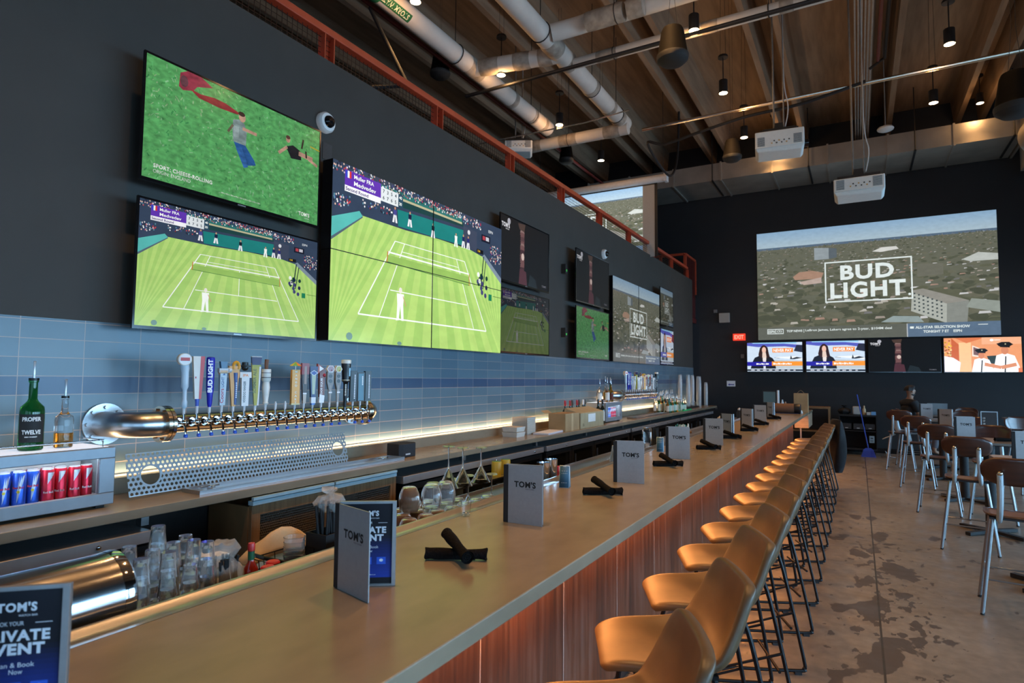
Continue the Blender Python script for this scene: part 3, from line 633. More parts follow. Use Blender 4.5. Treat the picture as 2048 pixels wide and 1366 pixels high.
def pic_advert():
    P_ = Pic(); P_.rect(0, 0, 1, 1, S(205, 222, 240)); P_.poly([(0, .9), (.2, .85), (.7, .86), (1, .78), (1, .9), (.6, .97), (0, 1)], S(84, 92, 190)); P_.poly([(.1, .97), (.9, .95), (.9, 1), (.1, 1)], S(150, 205, 240)); P_.poly([(.85, .7), (1, .65), (1, .9), (.9, .9)], S(40, 44, 64)); P_.poly([(.5, .40), (1, .36), (1, .10), (.5, .1)], S(190, 200, 205))
    P_.poly([(.5, .44), (.6, .47), (.78, .43), (1, .40), (1, .45), (.9, .52), (.55, .5)], S(240, 245, 250)); P_.poly([(.78, .42), (.80, .56), (.82, .45), (.9, .5), (1, .46), (.86, .42)], S(40, 48, 60)); P_.line((.5, .47), (.6, .455), .012, S(90, 95, 110))
    P_.poly([(.22, .44), (.21, .6), (.24, .82), (.29, .91), (.33, .91), (.38, .83), (.405, .6), (.43, .42), (.40, .3), (.24, .3)], S(50, 26, 26)); P_.poly([(.29, .48), (.35, .48), (.36, .3), (.28, .3)], S(235, 225, 222)); P_.blob(.313, .74, .038, .11, S(236, 190, 170), 14); P_.poly([(.285, .66), (.345, .66), (.36, .48), (.28, .48)], S(230, 205, 190))
    P_.poly([(.10, .34), (.14, .48), (.22, .54), (.29, .40), (.31, .1), (.06, .1)], S(18, 20, 34)); P_.poly([(.51, .34), (.47, .46), (.41, .52), (.35, .40), (.33, .1), (.53, .1)], S(18, 20, 34)); P_.rect(.30, .08, .34, .2, S(215, 220, 230))
    P_.rect(.467, .655, .838, .80, S(248, 140, 40)); P_.t('NEVER PAY', .652, .675, .10, (1, 1, 1), 'c', .03, .33); P_.rect(0, .194, .455, .335, S(34, 26, 160)); P_.rect(.455, .20, 1, .345, S(250, 150, 46)); P_.marks(.17, .41, .235, .055, (1, 1, 1), 8); P_.marks(.48, .82, .235, .065, (1, 1, 1), 12)
    P_.rect(0, .02, 1, .075, S(14, 18, 34)); [P_.rect(.07 + .11 * i, .035, .07 + .11 * i + random.uniform(.03, .07), .06, S(220, 220, 230)) for i in range(8)]
    return P_
def pic_dark(mode=0):
    P_ = Pic(); P_.rect(0, 0, 1, 1, S(5, 5, 7)); P_.k += 1
    for i in range(26):                                        # a lit fountain in the dark
        v = .98 - i * .035; P_.k += .1; P_.poly([(.40 - .022 - random.random() * .012, v - .045), (.44 + .018 + random.random() * .01, v - .045), (.45 + random.random() * .015, v), (.40 - random.random() * .02, v)], random.choice([S(92, 62, 66), S(120, 82, 82), S(150, 120, 116), S(72, 44, 50)]), False)
    P_.k = int(P_.k) + 1; P_.blob(.43, .45, .03, .06, S(225, 200, 190)); P_.poly([(.33, .97), (.48, .99), (.46, .86), (.36, .88)], S(80, 60, 52)); P_.poly([(.35, .0), (.52, .0), (.5, .22), (.37, .25)], S(86, 48, 58))
    P_.poly([(.54, 0), (.74, 0), (.70, .14), (.58, .2)], S(30, 40, 46)); P_.t("TOM'S", .02, .82, .075, S(235, 235, 240), width=.15, bold=.045); P_.t('WATCH BAR', .09, .79, .018, S(230, 230, 235), width=.07); P_.blob(.155, .93, .03, .05, S(190, 190, 200)); P_.t("TOM'S", .84, .05, .035, S(120, 120, 130), width=.1, bold=.02)
    return P_
def pic_movie():
    P_ = Pic(); P_.rect(0, 0, 1, 1, S(226, 150, 104)); P_.rect(.2, .0, .36, .86, S(240, 190, 140)); P_.poly([(.15, 1), (.55, 1), (.3, .84)], S(212, 116, 72)); P_.poly([(.10, 1), (.2, .8), (.2, .3), (.10, .3)], S(196, 96, 56)); P_.rect(.5, .8, 1, 1, S(232, 170, 132))
    for i in range(40): P_.blob(random.random() * .1, .45 + random.random() * .5, .014, .02, random.choice([S(230, 180, 60), S(150, 80, 40), S(240, 220, 170)]), 6, False)
    P_.poly([(0, .47), (.12, .42), (.22, .28), (.2, .0), (0, 0)], S(245, 230, 232)); P_.poly([(.371, .457), (.377, .773), (.516, .65), (.516, .42)], S(240, 220, 205)); P_.poly([(.39, .5), (.39, .73), (.49, .64), (.49, .46)], S(120, 90, 90)); P_.poly([(.56, .46), (.72, .48), (.75, .2), (.6, .25)], S(44, 60, 60))
    for u, v, s_ in ((.49, .48, 1), (.79, .62, 1.2)):
        P_.poly([(u - .13 * s_, 0), (u - .09 * s_, v - .12 * s_), (u, v - .06 * s_), (u + .1 * s_, v - .13 * s_), (u + .17 * s_, 0)], S(250, 250, 250)); P_.line((u + .01, v - .14 * s_), (u - .005, 0), .028, S(30, 28, 30)); P_.blob(u, v, .04 * s_, .10 * s_, S(205, 130, 95), 12)
        P_.poly([(u - .06 * s_, v + .10 * s_), (u - .085 * s_, v + .16 * s_), (u - .03 * s_, v + .20 * s_), (u + .05 * s_, v + .20 * s_), (u + .09 * s_, v + .14 * s_), (u + .04 * s_, v + .08 * s_)], S(22, 18, 20)); P_.line((u - .05 * s_, v + .09 * s_), (u + .055 * s_, v + .08 * s_), .03, S(10, 10, 12)); P_.blob(u + .01, v + .15 * s_, .01, .018, S(200, 190, 150), 6)
    P_.line((.53, .22), (.74, .13), .09, S(212, 140, 105)); P_.line((.74, .13), (.93, .22), .10, S(212, 140, 105)); P_.line((.58, .24), (.53, .26), .03, S(212, 140, 105)); P_.blob(.63, .92, .025, .035, (1, 1, 1)); P_.rect(.66, .915, .74, .93, (1, 1, 1)); P_.rect(.95, .0, 1, .12, S(220, 120, 80))
    return P_
PM = {}
def picture(kind, strength, cloth=False):
    if kind not in PM:
        PM[kind] = {'tennis': pic_tennis, 'field': pic_field, 'city': pic_city, 'advert': pic_advert, 'dark': pic_dark, 'movie': pic_movie}[kind]().build('picture', M['black'], sharp=0)
        o = PM[kind]
    else: o = PM[kind].copy(); COL.objects.link(o)
    k = 'screen_%s_%.2f_%d' % (kind, strength, cloth)
    if k not in M:
        M[k] = vmat('lit_screen', .16, 0, strength, noise={'field': .45, 'city': .10, 'tennis': .12}.get(kind, .05), nscale={'field': 26, 'city': 40}.get(kind, 12))
    if kind == 'dark': M[k].node_tree.nodes['Principled BSDF'].inputs['Roughness'].default_value = .45
    if cloth: M[k].node_tree.nodes['Principled BSDF'].inputs['Specular IOR Level'].default_value = 0; M[k].node_tree.nodes['Principled BSDF'].inputs['Roughness'].default_value = 1
    o.material_slots[0].link = 'OBJECT'; o.material_slots[0].material = M[k]
    return o
def tv(kind, strength, label, p, wd, ht, rz=0, depth=.05, tilt=0, bezel=.012, group=None, panels=0, name='television', cat='television', back=.1):
    """p: lower near corner of the front face; screen reads along local +x"""
    t = thing(name, label, cat, p, rz, group); t.rotation_euler = (tilt, 0, rz)
    b = MB(); e = bezel
    if not panels:
        b.box((0, 0, 0), (wd, .012, ht)).box((.06, .012, .05), (wd - .06, depth, ht * .8)); b.build('casing', M['gloss_black'], t, bevel=.003)
        f = MB().box((0, -.006, 0), (wd, .004, e * 1.6)).box((0, -.006, ht - e), (wd, .004, ht)).box((0, -.006, e * 1.6), (e, .004, ht - e)).box((wd - e, -.006, e * 1.6), (wd, .004, ht - e)); f.build('bezel', M['gloss_black'], t)
        MB().box((wd / 2 - .03, -.008, .003), (wd / 2 + .03, -.0055, .012), (.3, .3, .3)).build('maker_badge', M['metalc'], t)
        MB().box((wd / 2 - .22, depth, ht * .25), (wd / 2 + .22, depth + back, ht * .7)).build('wall_mount', M['black'], t)
    else:
        for i in range(2):
            for j in range(2):
                MB().box((wd / 2 * i + .002, 0, ht / 2 * j + .002), (wd / 2 * (i + 1) - .002, .11, ht / 2 * (j + 1) - .002)).build('display_panel', M['gloss_black'], t)
        MB().box((wd / 2 - .003, -.0095, 0), (wd / 2 + .003, .0, ht)).box((0, -.0095, ht / 2 - .003), (wd, .0, ht / 2 + .003)).build('panel_seams', M['black'], t)
        MB().box((.1, .11, .1), (wd - .1, .11 + back, ht - .1)).build('wall_mount', M['black'], t); e = .004
    o = picture(kind, strength); o.parent = t; o.location = (e, -.002, e * 1.6 if not panels else e); o.scale = (wd - 2 * e, .3, ht - 2.6 * e if not panels else ht - 2 * e)
    return t
R90 = PI / 2
LX = -3.62
tv('field', .95, 'wall television showing people tumbling down a grassy hill, top left of all', (LX, 1.905, 2.895), 1.35, .775, R90, tilt=.0)
tv('tennis', 1.05, 'wall television showing tennis, lowest and farthest left', (LX + .015, 1.895, 2.015), 1.355, .775, R90)
tv('tennis', 1.25, 'large four panel video wall showing tennis', (LX, 3.385, 2.03), 2.645, 1.47, R90, panels=1, name='video_wall', cat='video wall')
tv('dark', .8, 'dark wall television with a faint bright column, right of the tennis video wall, upper', (LX - .04, 6.06, 2.905), 1.31, .82, R90)
tv('tennis', .16, 'dim wall television showing tennis, right of the tennis video wall, lower', (LX - .04, 6.06, 2.045), 1.325, .785, R90)
tv('dark', .55, 'dark wall television, upper of the pair with small green lights at its left side', (LX - .02, 8.24, 2.905), 1.38, .81, R90)
tv('field', .42, 'pale wall television showing a grassy hill, below the dark one with green lights', (LX - .02, 8.25, 2.045), 1.37, .80, R90)
tv('city', .62, 'second four panel video wall showing a beer advertisement over a city', (LX, 9.76, 2.04), 2.80, 1.485, R90, panels=1, name='video_wall', cat='video wall')
tv('city', .35, 'dim wall television with a city view, upper one at the far wall end', (LX, 12.62, 2.9), 1.02, .82, R90)
tv('advert', .6, 'wall television showing a woman, lowest one at the far end of the tile wall', (LX, 12.62, 2.055), 1.05, .775, R90)
BY = 17.05
tv('advert', 1.1, 'small television under the big screen showing a woman, leftmost of the row of four', (-2.56, BY, 1.945), 1.35, .79)
tv('advert', 1.1, 'small television under the big screen showing a woman, next to the dark one', (-1.14, BY, 1.945), 1.31, .80)
tv('dark', .9, 'dark television under the big screen with a small logo at its corner', (.235, BY, 1.945), 1.45, .82)
tv('movie', 1.25, 'television under the big screen showing two men in black caps and white shirts', (1.73, BY, 1.945), 1.42, .81)
# green indicator boxes behind the far pair of televisions
for z in (2.35, 3.3):
    o = MB().box((-3.79, 8.05, z), (-3.72, 8.12, z + .14), (.02, .02, .02)).box((-3.72, 8.07, z + .03), (-3.716, 8.1, z + .06), (.1, .8, .1)).build('media_box', M['paint']); tag(o, 'small black media box with a green light beside the far televisions, %s one' % ('lower' if z < 3 else 'upper'), 'media box')
# big projected picture on the back wall
t = thing('projection_screen', 'huge projected picture of a city with a white framed beer logo on the back wall', 'projection screen', (-2.28, 17.15, 2.80))
MB().box((0, .0, 0), (5.09, .02, 2.855)).build('screen_surface', M['white'], t)
o = picture('city', .98, True); o.parent = t; o.location = (0, -.004, 0); o.scale = (5.09, .5, 2.855)
t = thing('hanging_screen', 'white roll-down projection screen hanging beyond the mezzanine railing', 'projection screen', (-6.75, 12.5, 4.35))
MB().cyl((-.2, 0, 1.67), (3.3, 0, 1.67), .085, n=20).box((3.28, -.08, 1.58), (3.34, .08, 1.77)).build('screen_housing', M['white'], t)
MB().box((-.1, .0, 0), (3.06, .01, 1.6), (.5, .46, .4)).build('screen_cloth', M['matte'], t)
MB().box((2.96 + .1, -.004, 0), (2.99 + .13, .012, 1.6)).box((-.1, -.004, 1.56), (3.1, .012, 1.6)).build('black_border', M['black'], t)
o = picture('city', 1.5, True); o.parent = t; o.location = (.2, -.004, .1); o.scale = (2.6, .3, 1.46)
MB().cyl((.3, 0, 1.7), (.3, 0, 3.98), .006, n=5).cyl((3.25, 0, 1.7), (3.25, 0, 3.98), .006, n=5).build('hanging_wire', M['black'], t)
# ---- exit sign, boxes, arrow sign, outlets
t = thing('exit_sign', 'small red lit EXIT sign on the dark back wall', 'exit sign', (-2.91, 17.1, 2.80))
MB().box((0, -.03, 0), (.31, .03, .18)).build('sign_body', mat('red_sign', (.5, .02, .01), .4, emit=(1, .05, .02), es=1.1), t)
MB().text('EXIT', (.155, -.032, .035), (1, 0, 0), (0, 0, 1), .11, (1, .35, .25), bold=.03, width=.24).build('sign_lettering', vmat('sign_letters', .4, emis=1.3), t)
def wallbox(name, label, cat, a, b, col): o = MB().box(a, b, col).build(name, M['matte'], bevel=.004); return tag(o, label, cat)
wallbox('junction_box', 'grey square junction box left of the exit sign', 'junction box', (-3.27, 17.08, 3.3), (-3.0, 17.17, 3.56), (.33, .33, .31))
wallbox('junction_box', 'tiny grey box beside the larger junction box', 'junction box', (-3.42, 17.12, 3.58), (-3.33, 17.17, 3.67), (.16, .16, .16))
wallbox('wall_outlet', 'small grey outlet under the exit sign', 'outlet', (-2.73, 17.14, 2.32), (-2.64, 17.17, 2.43), (.12, .12, .12))
t = thing('arrow_sign', 'white paper sign with a dark blue arrow pointing left taped to the dark wall', 'sign', (-3.1, 17.16, 1.56))
MB().box((0, -.004, 0), (.22, .003, .15), (.75, .75, .78)).build('paper', M['matte'], t)
MB().add([(.03, -.006, .05), (.075, -.006, .08), (.075, -.006, .062), (.19, -.006, .062), (.19, -.006, .038), (.075, -.006, .038), (.075, -.006, .02)], [(0, 1, 2, 3, 4, 5, 6)], (.03, .03, .28), False).build('arrow', M['matte'], t)
def dome(label, loc):
    t = thing('security_camera', label, 'security camera', loc)
    MB().lathe([(.085, 0), (.085, .035), (.072, .055), (.05, .06)], n=24, axis='x').build('camera_base', M['white'], t)
    MB().lathe([(.052, .055), (.045, .08), (.028, .096), (.001, .1)], n=20, axis='x').build('camera_dome', M['gloss_black'], t)
dome('white dome security camera on the dark wall above the first televisions', (-3.79, 3.44, 3.84)); dome('white dome security camera above the far pair of televisions', (-3.79, 9.75, 3.9))
o = MB().box((-3.79, 3.43, 3.54), (-3.785, 3.53, 3.68), (.045, .045, .045)).build('blank_cover_plate', M['paint']); tag(o, 'blank cover plate painted like the wall under the near dome camera', 'cover plate')

# ================================================================== FRONT BAR
def panel_mat():
    m, nt, p = NM('rust_wood_panels'); L = nt.links; tc = nt.nodes.new('ShaderNodeTexCoord')
    def noise(sc, st, det=5):
        mp = nt.nodes.new('ShaderNodeMapping'); mp.inputs['Scale'].default_value = st; L.new(tc.outputs['Object'], mp.inputs[0])
        n = nt.nodes.new('ShaderNodeTexNoise'); n.inputs['Scale'].default_value = sc; n.inputs['Detail'].default_value = det; L.new(mp.outputs[0], n.inputs[0]); return n.outputs[0]
    a = ramp(nt, [(.3, (.038, .024, .019)), (.5, (.10, .043, .024)), (.68, (.135, .084, .064))]); L.new(noise(5, (1, 5, .25), 8), a.inputs[0])
    b = ramp(nt, [(.35, (.6, .6, .6)), (.7, (1.25, 1.1, 1.0))]); L.new(noise(2.2, (1, 1, .6)), b.inputs[0])
    L.new(mixc(nt, 1.0, a.outputs[0], b.outputs[0], 'MULTIPLY'), p.inputs['Base Color']); p.inputs['Roughness'].default_value = .38
    bp = nt.nodes.new('ShaderNodeBump'); bp.inputs['Strength'].default_value = .2; bp.inputs['Distance'].default_value = .003; L.new(noise(8, (1, 6, .2)), bp.inputs['Height']); L.new(bp.outputs[0], p.inputs['Normal'])
    return m
t = thing('bar_counter', 'long front bar with a tan stone top and rust brown panelled front', 'bar counter', (0, 0, 0))
MB().box((-1.71, -2.4, 1.018), (-.93, 14.25, 1.07)).build('countertop', M['slab'], t, bevel=.004)
b = MB(); y = -2.4 + .16; ys = [3.314 + .712 * k for k in range(-8, 16)]
for k in range(len(ys) - 1):
    if ys[k + 1] <= 14.3: b.box((-1.24, ys[k] + .004, .1), (-1.205, ys[k + 1] - .004, 1.015))
b.build('front_panel', panel_mat(), t, bevel=.002)
MB().box((-1.26, -2.4, .0), (-1.24, 14.2, 1.0)).box((-1.25, -2.4, 0), (-1.23, 14.2, .1)).box((-1.70, 14.1, 0), (-1.24, 14.2, 1.018)).build('bar_frame', M['black'], t)
b = MB()
for k in range(len(ys) - 1):
    if ys[k + 1] <= 14.3: b.box((-1.2475, ys[k] - .003, .1), (-1.2065, ys[k] + .003, 1.015))
b.build('panel_joint_strip', mat('pale_joint', (.5, .4, .34), .5, noise=.1), t)
MB().box((-1.12, -2.3, 1.0), (-1.08, 14.1, 1.018)).build('light_channel', mat('led_lens', (1, .6, .3), .5, emit=(1, .42, .13), es=3), t)
b = MB()                                                      # rolled stainless rail along the bartender's edge
prof = [(-1.712, 1.03), (-1.712, 1.069), (-1.73, 1.066), (-1.76, 1.058), (-1.785, 1.062), (-1.80, 1.074), (-1.81, 1.078), (-1.822, 1.072), (-1.826, 1.05), (-1.826, 1.02)]
b.rings([[(x, yy, z) for x, z in prof] for yy in (-2.4, 14.2)]); b.build('drip_rail', M['steel'], t, sharp=50)
MB().box((-1.86, -2.3, 0), (-1.70, 14.1, 1.018)).build('bar_die_wall', M['black'], t)
t = thing('apron_box', 'pale wooden end section hanging under the far end of the bar top', 'bar end box', (-1.2, 14.26, .73))
MB().box((0, 0, 0), (.27, 1.2, .30)).build('wood_front', mat('pale_wood', (.45, .33, .22), .5, noise=.15, scale=4, stretch=(1, 1, 8)), t); MB().box((-.05, 0, .29), (.28, 1.25, .34)).build('top_board', M['slab'], t)
MB().box((.1, .05, -.73), (.13, .08, 0)).build('leg', M['steel'], t)
# underbar shelf
t = thing('underbar_station', 'stainless underbar shelf behind the front bar holding glasses and tools', 'underbar shelf', (-1.86, 0, 0))
MB().box((-.5, -1.2, .88), (-.0, 13.8, .93)).box((-.5, -1.2, .80), (-.49, 13.8, .95)).build('drainboard', M['steel'], t)
for y in (-1, 1.5, 4, 6.5, 9, 11.5, 13.5): MB().cyl((-.45, y, 0), (-.45, y, .88), .02, n=10).build('leg', M['steel'], t)
# ================================================================== BACK COUNTER
t = thing('back_counter', 'long back counter with a tan stone top and raised ledge against the tiles', 'counter')
MB().box((-3.675, -1.2, 1.02), (-3.18, 16.2, 1.07)).build('countertop', M['slab'], t, bevel=.004)
MB().box((-3.781, -1.2, 1.0), (-3.675, 16.2, 1.158)).build('backsplash_ledge', M['slab'], t, bevel=.003)
MB().box((-3.76, -1.2, 0), (-3.6, 16.2, 1.0)).build('base', M['rubber'], t)
MB().box((-3.779, -1.2, 1.158), (-3.745, 16.2, 1.163)).build('led_diffuser', mat('led_diffuser', (1, .8, .5), .5, emit=(1, .66, .36), es=2.4), t)
for k in range(11): MB().box((-3.35, 1.85 + 1.5 * k - .02, .95), (-3.3, 1.85 + 1.5 * k + .02, 1.02)).build('support_bracket', M['steel'], t)
M['band'] = mat('steel_band', (.42, .43, .45), .38, .5, noise=.05)
M['coolerglass'] = mat('cooler_glass', (.01, .012, .014), .06, spec=.6)
def cooler(y0, wd, nd, label, glass=False, bright=None):
    t = thing('back_bar_cooler', label, 'cooler', (-3.2, y0, 0))
    MB().box((-.38, .01, .08), (-.03, wd - .01, .87)).build('body', M['black'], t)
    MB().box((-.38, 0, .885), (.01, wd, .945)).build('top_band', M['band'], t, bevel=.003)
    b = MB()
    for k in range(nd): b.lathe([(.012, .012), (.012, .018), (.006, .022), (.001, .022)], (0, wd * (k + .72) / nd, .915), 12, axis='x')
    b.build('lock', M['chrome'], t)
    for k in range(nd):
        a, c = wd * k / nd + .01, wd * (k + 1) / nd - .01
        d = MB().box((-.03, a, .12), (-.005, c, .17)).box((-.03, a, .82), (-.005, c, .87)).box((-.03, a, .17), (-.005, a + .05, .82)).box((-.03, c - .05, .17), (-.005, c, .82)).build('door', M['black'], t, bevel=.002)
        MB().box((-.022, a + .05, .17), (-.018, c - .05, .82)).build('door_glass', M['coolerglass'] if glass else M['black'], d)
        MB().bar((.02, a + .05, .60), (.02, a + .05, .78), .015).bar((-.005, a + .05, .62), (.02, a + .05, .62), .01).build('handle', M['steel'], d)
    return t
cooler(-.95, 2.78, 3, 'black back bar cooler with a steel top band nearest the camera')
cooler(3.82, 2.5, 3, 'black back bar cooler behind the martini glasses', True)
cooler(6.4, 3.0, 4, 'black back bar cooler under the wooden wine crates', True)
cooler(9.5, 3.0, 4, 'black back bar cooler under the far beer tap tower', True)
cooler(12.6, 3.2, 4, 'black back bar cooler under the clear cup towers', True)
# wooden cabinet with perforated doors and aluminium edge, its blue reflection put into the colour
t = thing('mesh_door_cabinet', 'wooden cabinet with perforated black door panels under the near beer taps', 'cabinet', (-3.2, 2.4, 0))
M['wood'] = mat('brown_wood', (.25, .14, .06), .5, noise=.3, scale=5, stretch=(1, 10, .4), bump=.1)
def perf_mat(name, col, pitch, rad, ax=('Y', 'Z'), metal=.0, big=None, stag=True, rough=.4):
    m, nt, p = NM(name); L = nt.links; tc = nt.nodes.new('ShaderNodeTexCoord'); sp = nt.nodes.new('ShaderNodeSeparateXYZ'); L.new(tc.outputs['Object'], sp.inputs[0])
    u, v = sp.outputs['XYZ'.index(ax[0])], sp.outputs['XYZ'.index(ax[1])]
    tv_ = mathn(nt, 'DIVIDE', v, pitch); iv = mathn(nt, 'FLOOR', tv_)
    tu = mathn(nt, 'DIVIDE', u, pitch)
    if stag: tu = mathn(nt, 'ADD', tu, mathn(nt, 'MULTIPLY', mathn(nt, 'MODULO', mathn(nt, 'ADD', iv, 1000), 2), .5))
    du = mathn(nt, 'SUBTRACT', mathn(nt, 'FRACT', tu), .5); dv = mathn(nt, 'SUBTRACT', mathn(nt, 'FRACT', tv_), .5)
    d = mathn(nt, 'SQRT', mathn(nt, 'ADD', mathn(nt, 'MULTIPLY', du, du), mathn(nt, 'MULTIPLY', dv, dv)))
    solid = mathn(nt, 'GREATER_THAN', d, rad / pitch)
    if big:
        for bu, bv, br in big:
            e = mathn(nt, 'SQRT', mathn(nt, 'ADD', mathn(nt, 'POWER', mathn(nt, 'ABSOLUTE', mathn(nt, 'SUBTRACT', u, bu)), 2), mathn(nt, 'POWER', mathn(nt, 'ABSOLUTE', mathn(nt, 'SUBTRACT', v, bv)), 2)))
            ring = mathn(nt, 'LESS_THAN', e, br + .01); solid = mathn(nt, 'MAXIMUM', solid, ring); solid = mathn(nt, 'MULTIPLY', solid, mathn(nt, 'GREATER_THAN', e, br))
    p.inputs['Base Color'].default_value = (*col, 1); p.inputs['Metallic'].default_value = metal; p.inputs['Roughness'].default_value = rough
    L.new(solid, p.inputs['Alpha']); return m
M['perfb'] = perf_mat('perforated_black', (.14, .12, .10), .015, .0055)
for k in range(2):
    a = .655 * k; d = MB().box((.0, a + .005, .08), (.03, a + .065, .965)).box((.0, a + .59, .08), (.03, a + .65, .965)).box((.0, a + .065, .905), (.03, a + .59, .965)).box((.0, a + .065, .08), (.03, a + .59, .14)).build('door', M['wood'], t, bevel=.002)
    MB().box((.012, a + .065, .14), (.014, a + .59, .905)).build('perforated_panel', M['perfb'], d)
    MB().box((-.0, a, .97), (.045, a + .64, .995)).box((.03, a, 1.0), (.05, a + .64, 1.018)).build('edge_strip', mat('blue_sheen_aluminium', (.45, .68, .8), .3, .3, noise=.05), t)
MB().box((-.38, 0, .08), (-.35, 1.31, .96)).box((-.35, 0, .08), (.0, .02, .96)).box((-.35, 1.29, .08), (.0, 1.31, .96)).build('carcass', M['wood'], t)

# ================================================================== BAR STOOLS
def leather_mat():
    m, nt, p = NM('brown_leather'); L = nt.links; tc = nt.nodes.new('ShaderNodeTexCoord')
    n = nt.nodes.new('ShaderNodeTexNoise'); n.inputs['Scale'].default_value = 6; n.inputs['Detail'].default_value = 6; L.new(tc.outputs['Object'], n.inputs[0])
    r = ramp(nt, [(.3, (.080, .050, .024)), (.7, (.135, .086, .042))]); L.new(n.outputs[0], r.inputs[0]); L.new(r.outputs[0], p.inputs['Base Color'])
    p.inputs['Roughness'].default_value = .42
    n2 = nt.nodes.new('ShaderNodeTexVoronoi'); n2.inputs['Scale'].default_value = 260; L.new(tc.outputs['Object'], n2.inputs[0])
    b = nt.nodes.new('ShaderNodeBump'); b.inputs['Strength'].default_value = .12; b.inputs['Distance'].default_value = .001; L.new(n2.outputs[0], b.inputs['Height']); L.new(b.outputs[0], p.inputs['Normal'])
    return m
M['leather'] = leather_mat()
M['iron'] = mat('black_powder_coat', (.005, .005, .006), .4, noise=.1, spec=.25)
CL = [(.262, .734), (.246, .749), (.19, .758), (.11, .752), (.02, .742), (-.07, .738), (-.13, .748), (-.175, .775), (-.205, .825), (-.225, .885), (-.24, .945), (-.252, .995), (-.258, 1.025), (-.262, 1.04)]
HW = [.150, .18, .204, .222, .234, .240, .242, .242, .238, .230, .222, .212, .200, .165]
CU = [.0, .006, .014, .022, .032, .046, .06, .07, .07, .06, .048, .036, .026, .016]
def stool_surface(off=0.0, inset=0.0, NX=13):
    V = []
    for i, (y, z) in enumerate(CL):
        a = Vector(CL[max(i - 1, 0)]); c = Vector(CL[min(i + 1, len(CL) - 1)]); tt = (c - a).normalized(); n = Vector((-tt.y, tt.x)) * -1
        if n.y < 0 and i < 6: n = -n
        if i >= 6 and n.x < 0: n = -n
        for j in range(NX):
            s_ = -1 + 2 * j / (NX - 1); x = (HW[i] - inset) * s_; c_ = CU[i] * abs(s_) ** 2.6
            V.append((x, y + n.x * (c_ + off), z + n.y * (c_ + off)))
    return V
def make_stool():
    t = thing('bar_stool', 'x', 'bar stool', group='brown leather bar stools along the bar')
    NX = 13; V = stool_surface(NX=NX); n = len(CL)
    b = MB().add(V, [(i * NX + j, i * NX + j + 1, (i + 1) * NX + j + 1, (i + 1) * NX + j) for i in range(n - 1) for j in range(NX - 1)])
    o = b.build('seat_shell', M['leather'], t, sharp=0)
    sd = o.modifiers.new('thickness', 'SOLIDIFY'); sd.thickness = .038; sd.offset = 0
    s2 = o.modifiers.new('subd', 'SUBSURF'); s2.levels = 1; s2.render_levels = 2
    for s_ in (-1, 1):
        MB().tube(catmull([(s_ * .12, .13, .715), (s_ * .15, .17, .60), (s_ * .195, .235, .10), (s_ * .20, .235, .035), (s_ * .20, .20, .02), (s_ * .20, -.22, .02), (s_ * .20, -.255, .035), (s_ * .195, -.255, .10), (s_ * .15, -.16, .60), (s_ * .12, -.12, .715)], 4), .0105, 8).build('sled_leg', M['iron'], t)
        MB().tube([(s_ * .185, .222, .23), (s_ * .185, -.205, .35)], .007, 6).build('side_brace', M['iron'], t)
        for yy in (.20, -.22): MB().box((s_ * .20 - .014, yy - .02, 0), (s_ * .20 + .014, yy + .02, .018)).build('foot_glide', M['rubber'], t)
    MB().cyl((-.172, .20, .32), (.172, .20, .32), .0105, n=8).build('footrest', M['iron'], t)
    MB().cyl((-.19, -.19, .26), (.19, -.19, .26), .008, n=8).build('rear_crossbar', M['iron'], t)
    MB().box((-.14, -.14, .708), (.14, .15, .722)).build('seat_plate', M['iron'], t)
    return t
st0 = make_stool()
for k in range(-1, 15):
    i = k + 1; lab = 'brown leather bar stool with black sled legs, %s from the camera' % ORD[i]
    if i == 15: lab = 'brown leather bar stool at the far end of the row, under the dark jacket'
    o = st0 if i == 0 else dup(st0); o.location = (-.635 + random.uniform(-.008, .008), 2.29 + .622 * k, 0); o.rotation_euler = (0, 0, math.radians(115 + random.uniform(-2, 2))); o['label'] = lab
# dark jacket hung over the last stool
b = MB(); R = []
prof = [(.0, .0), (.02, .06), (.05, .05), (.08, -.12), (.11, -.30), (.12, -.48), (.10, -.62), (.06, -.70)]
for j, (dx, dz) in enumerate(prof):
    R.append([(.0 + dx * math.cos(a) * (1 if math.cos(a) > 0 else .35) + .012 * math.sin(3 * a + j), (.17 + .01 * j - .004 * j * j) * math.sin(a), dz) for a in [2 * PI * q / 22 for q in range(22)]])
b.rings(R[1:]).build('x', M['black']); o = bpy.data.objects['x']; o.name = 'jacket'; o.data.name = 'jacket'
o.data.materials[0] = mat('dark_jacket_cloth', (.008, .010, .013), .85, noise=.3, scale=8, bump=.6)
o.modifiers.new('subd', 'SUBSURF').render_levels = 1; o.location = (-.335, 11.12, 1.05); o.rotation_euler = (0, 0, .35); o.scale = (1.35, 1.35, 1.12); tag(o, 'dark jacket draped over the back of the farthest bar stool', 'jacket')
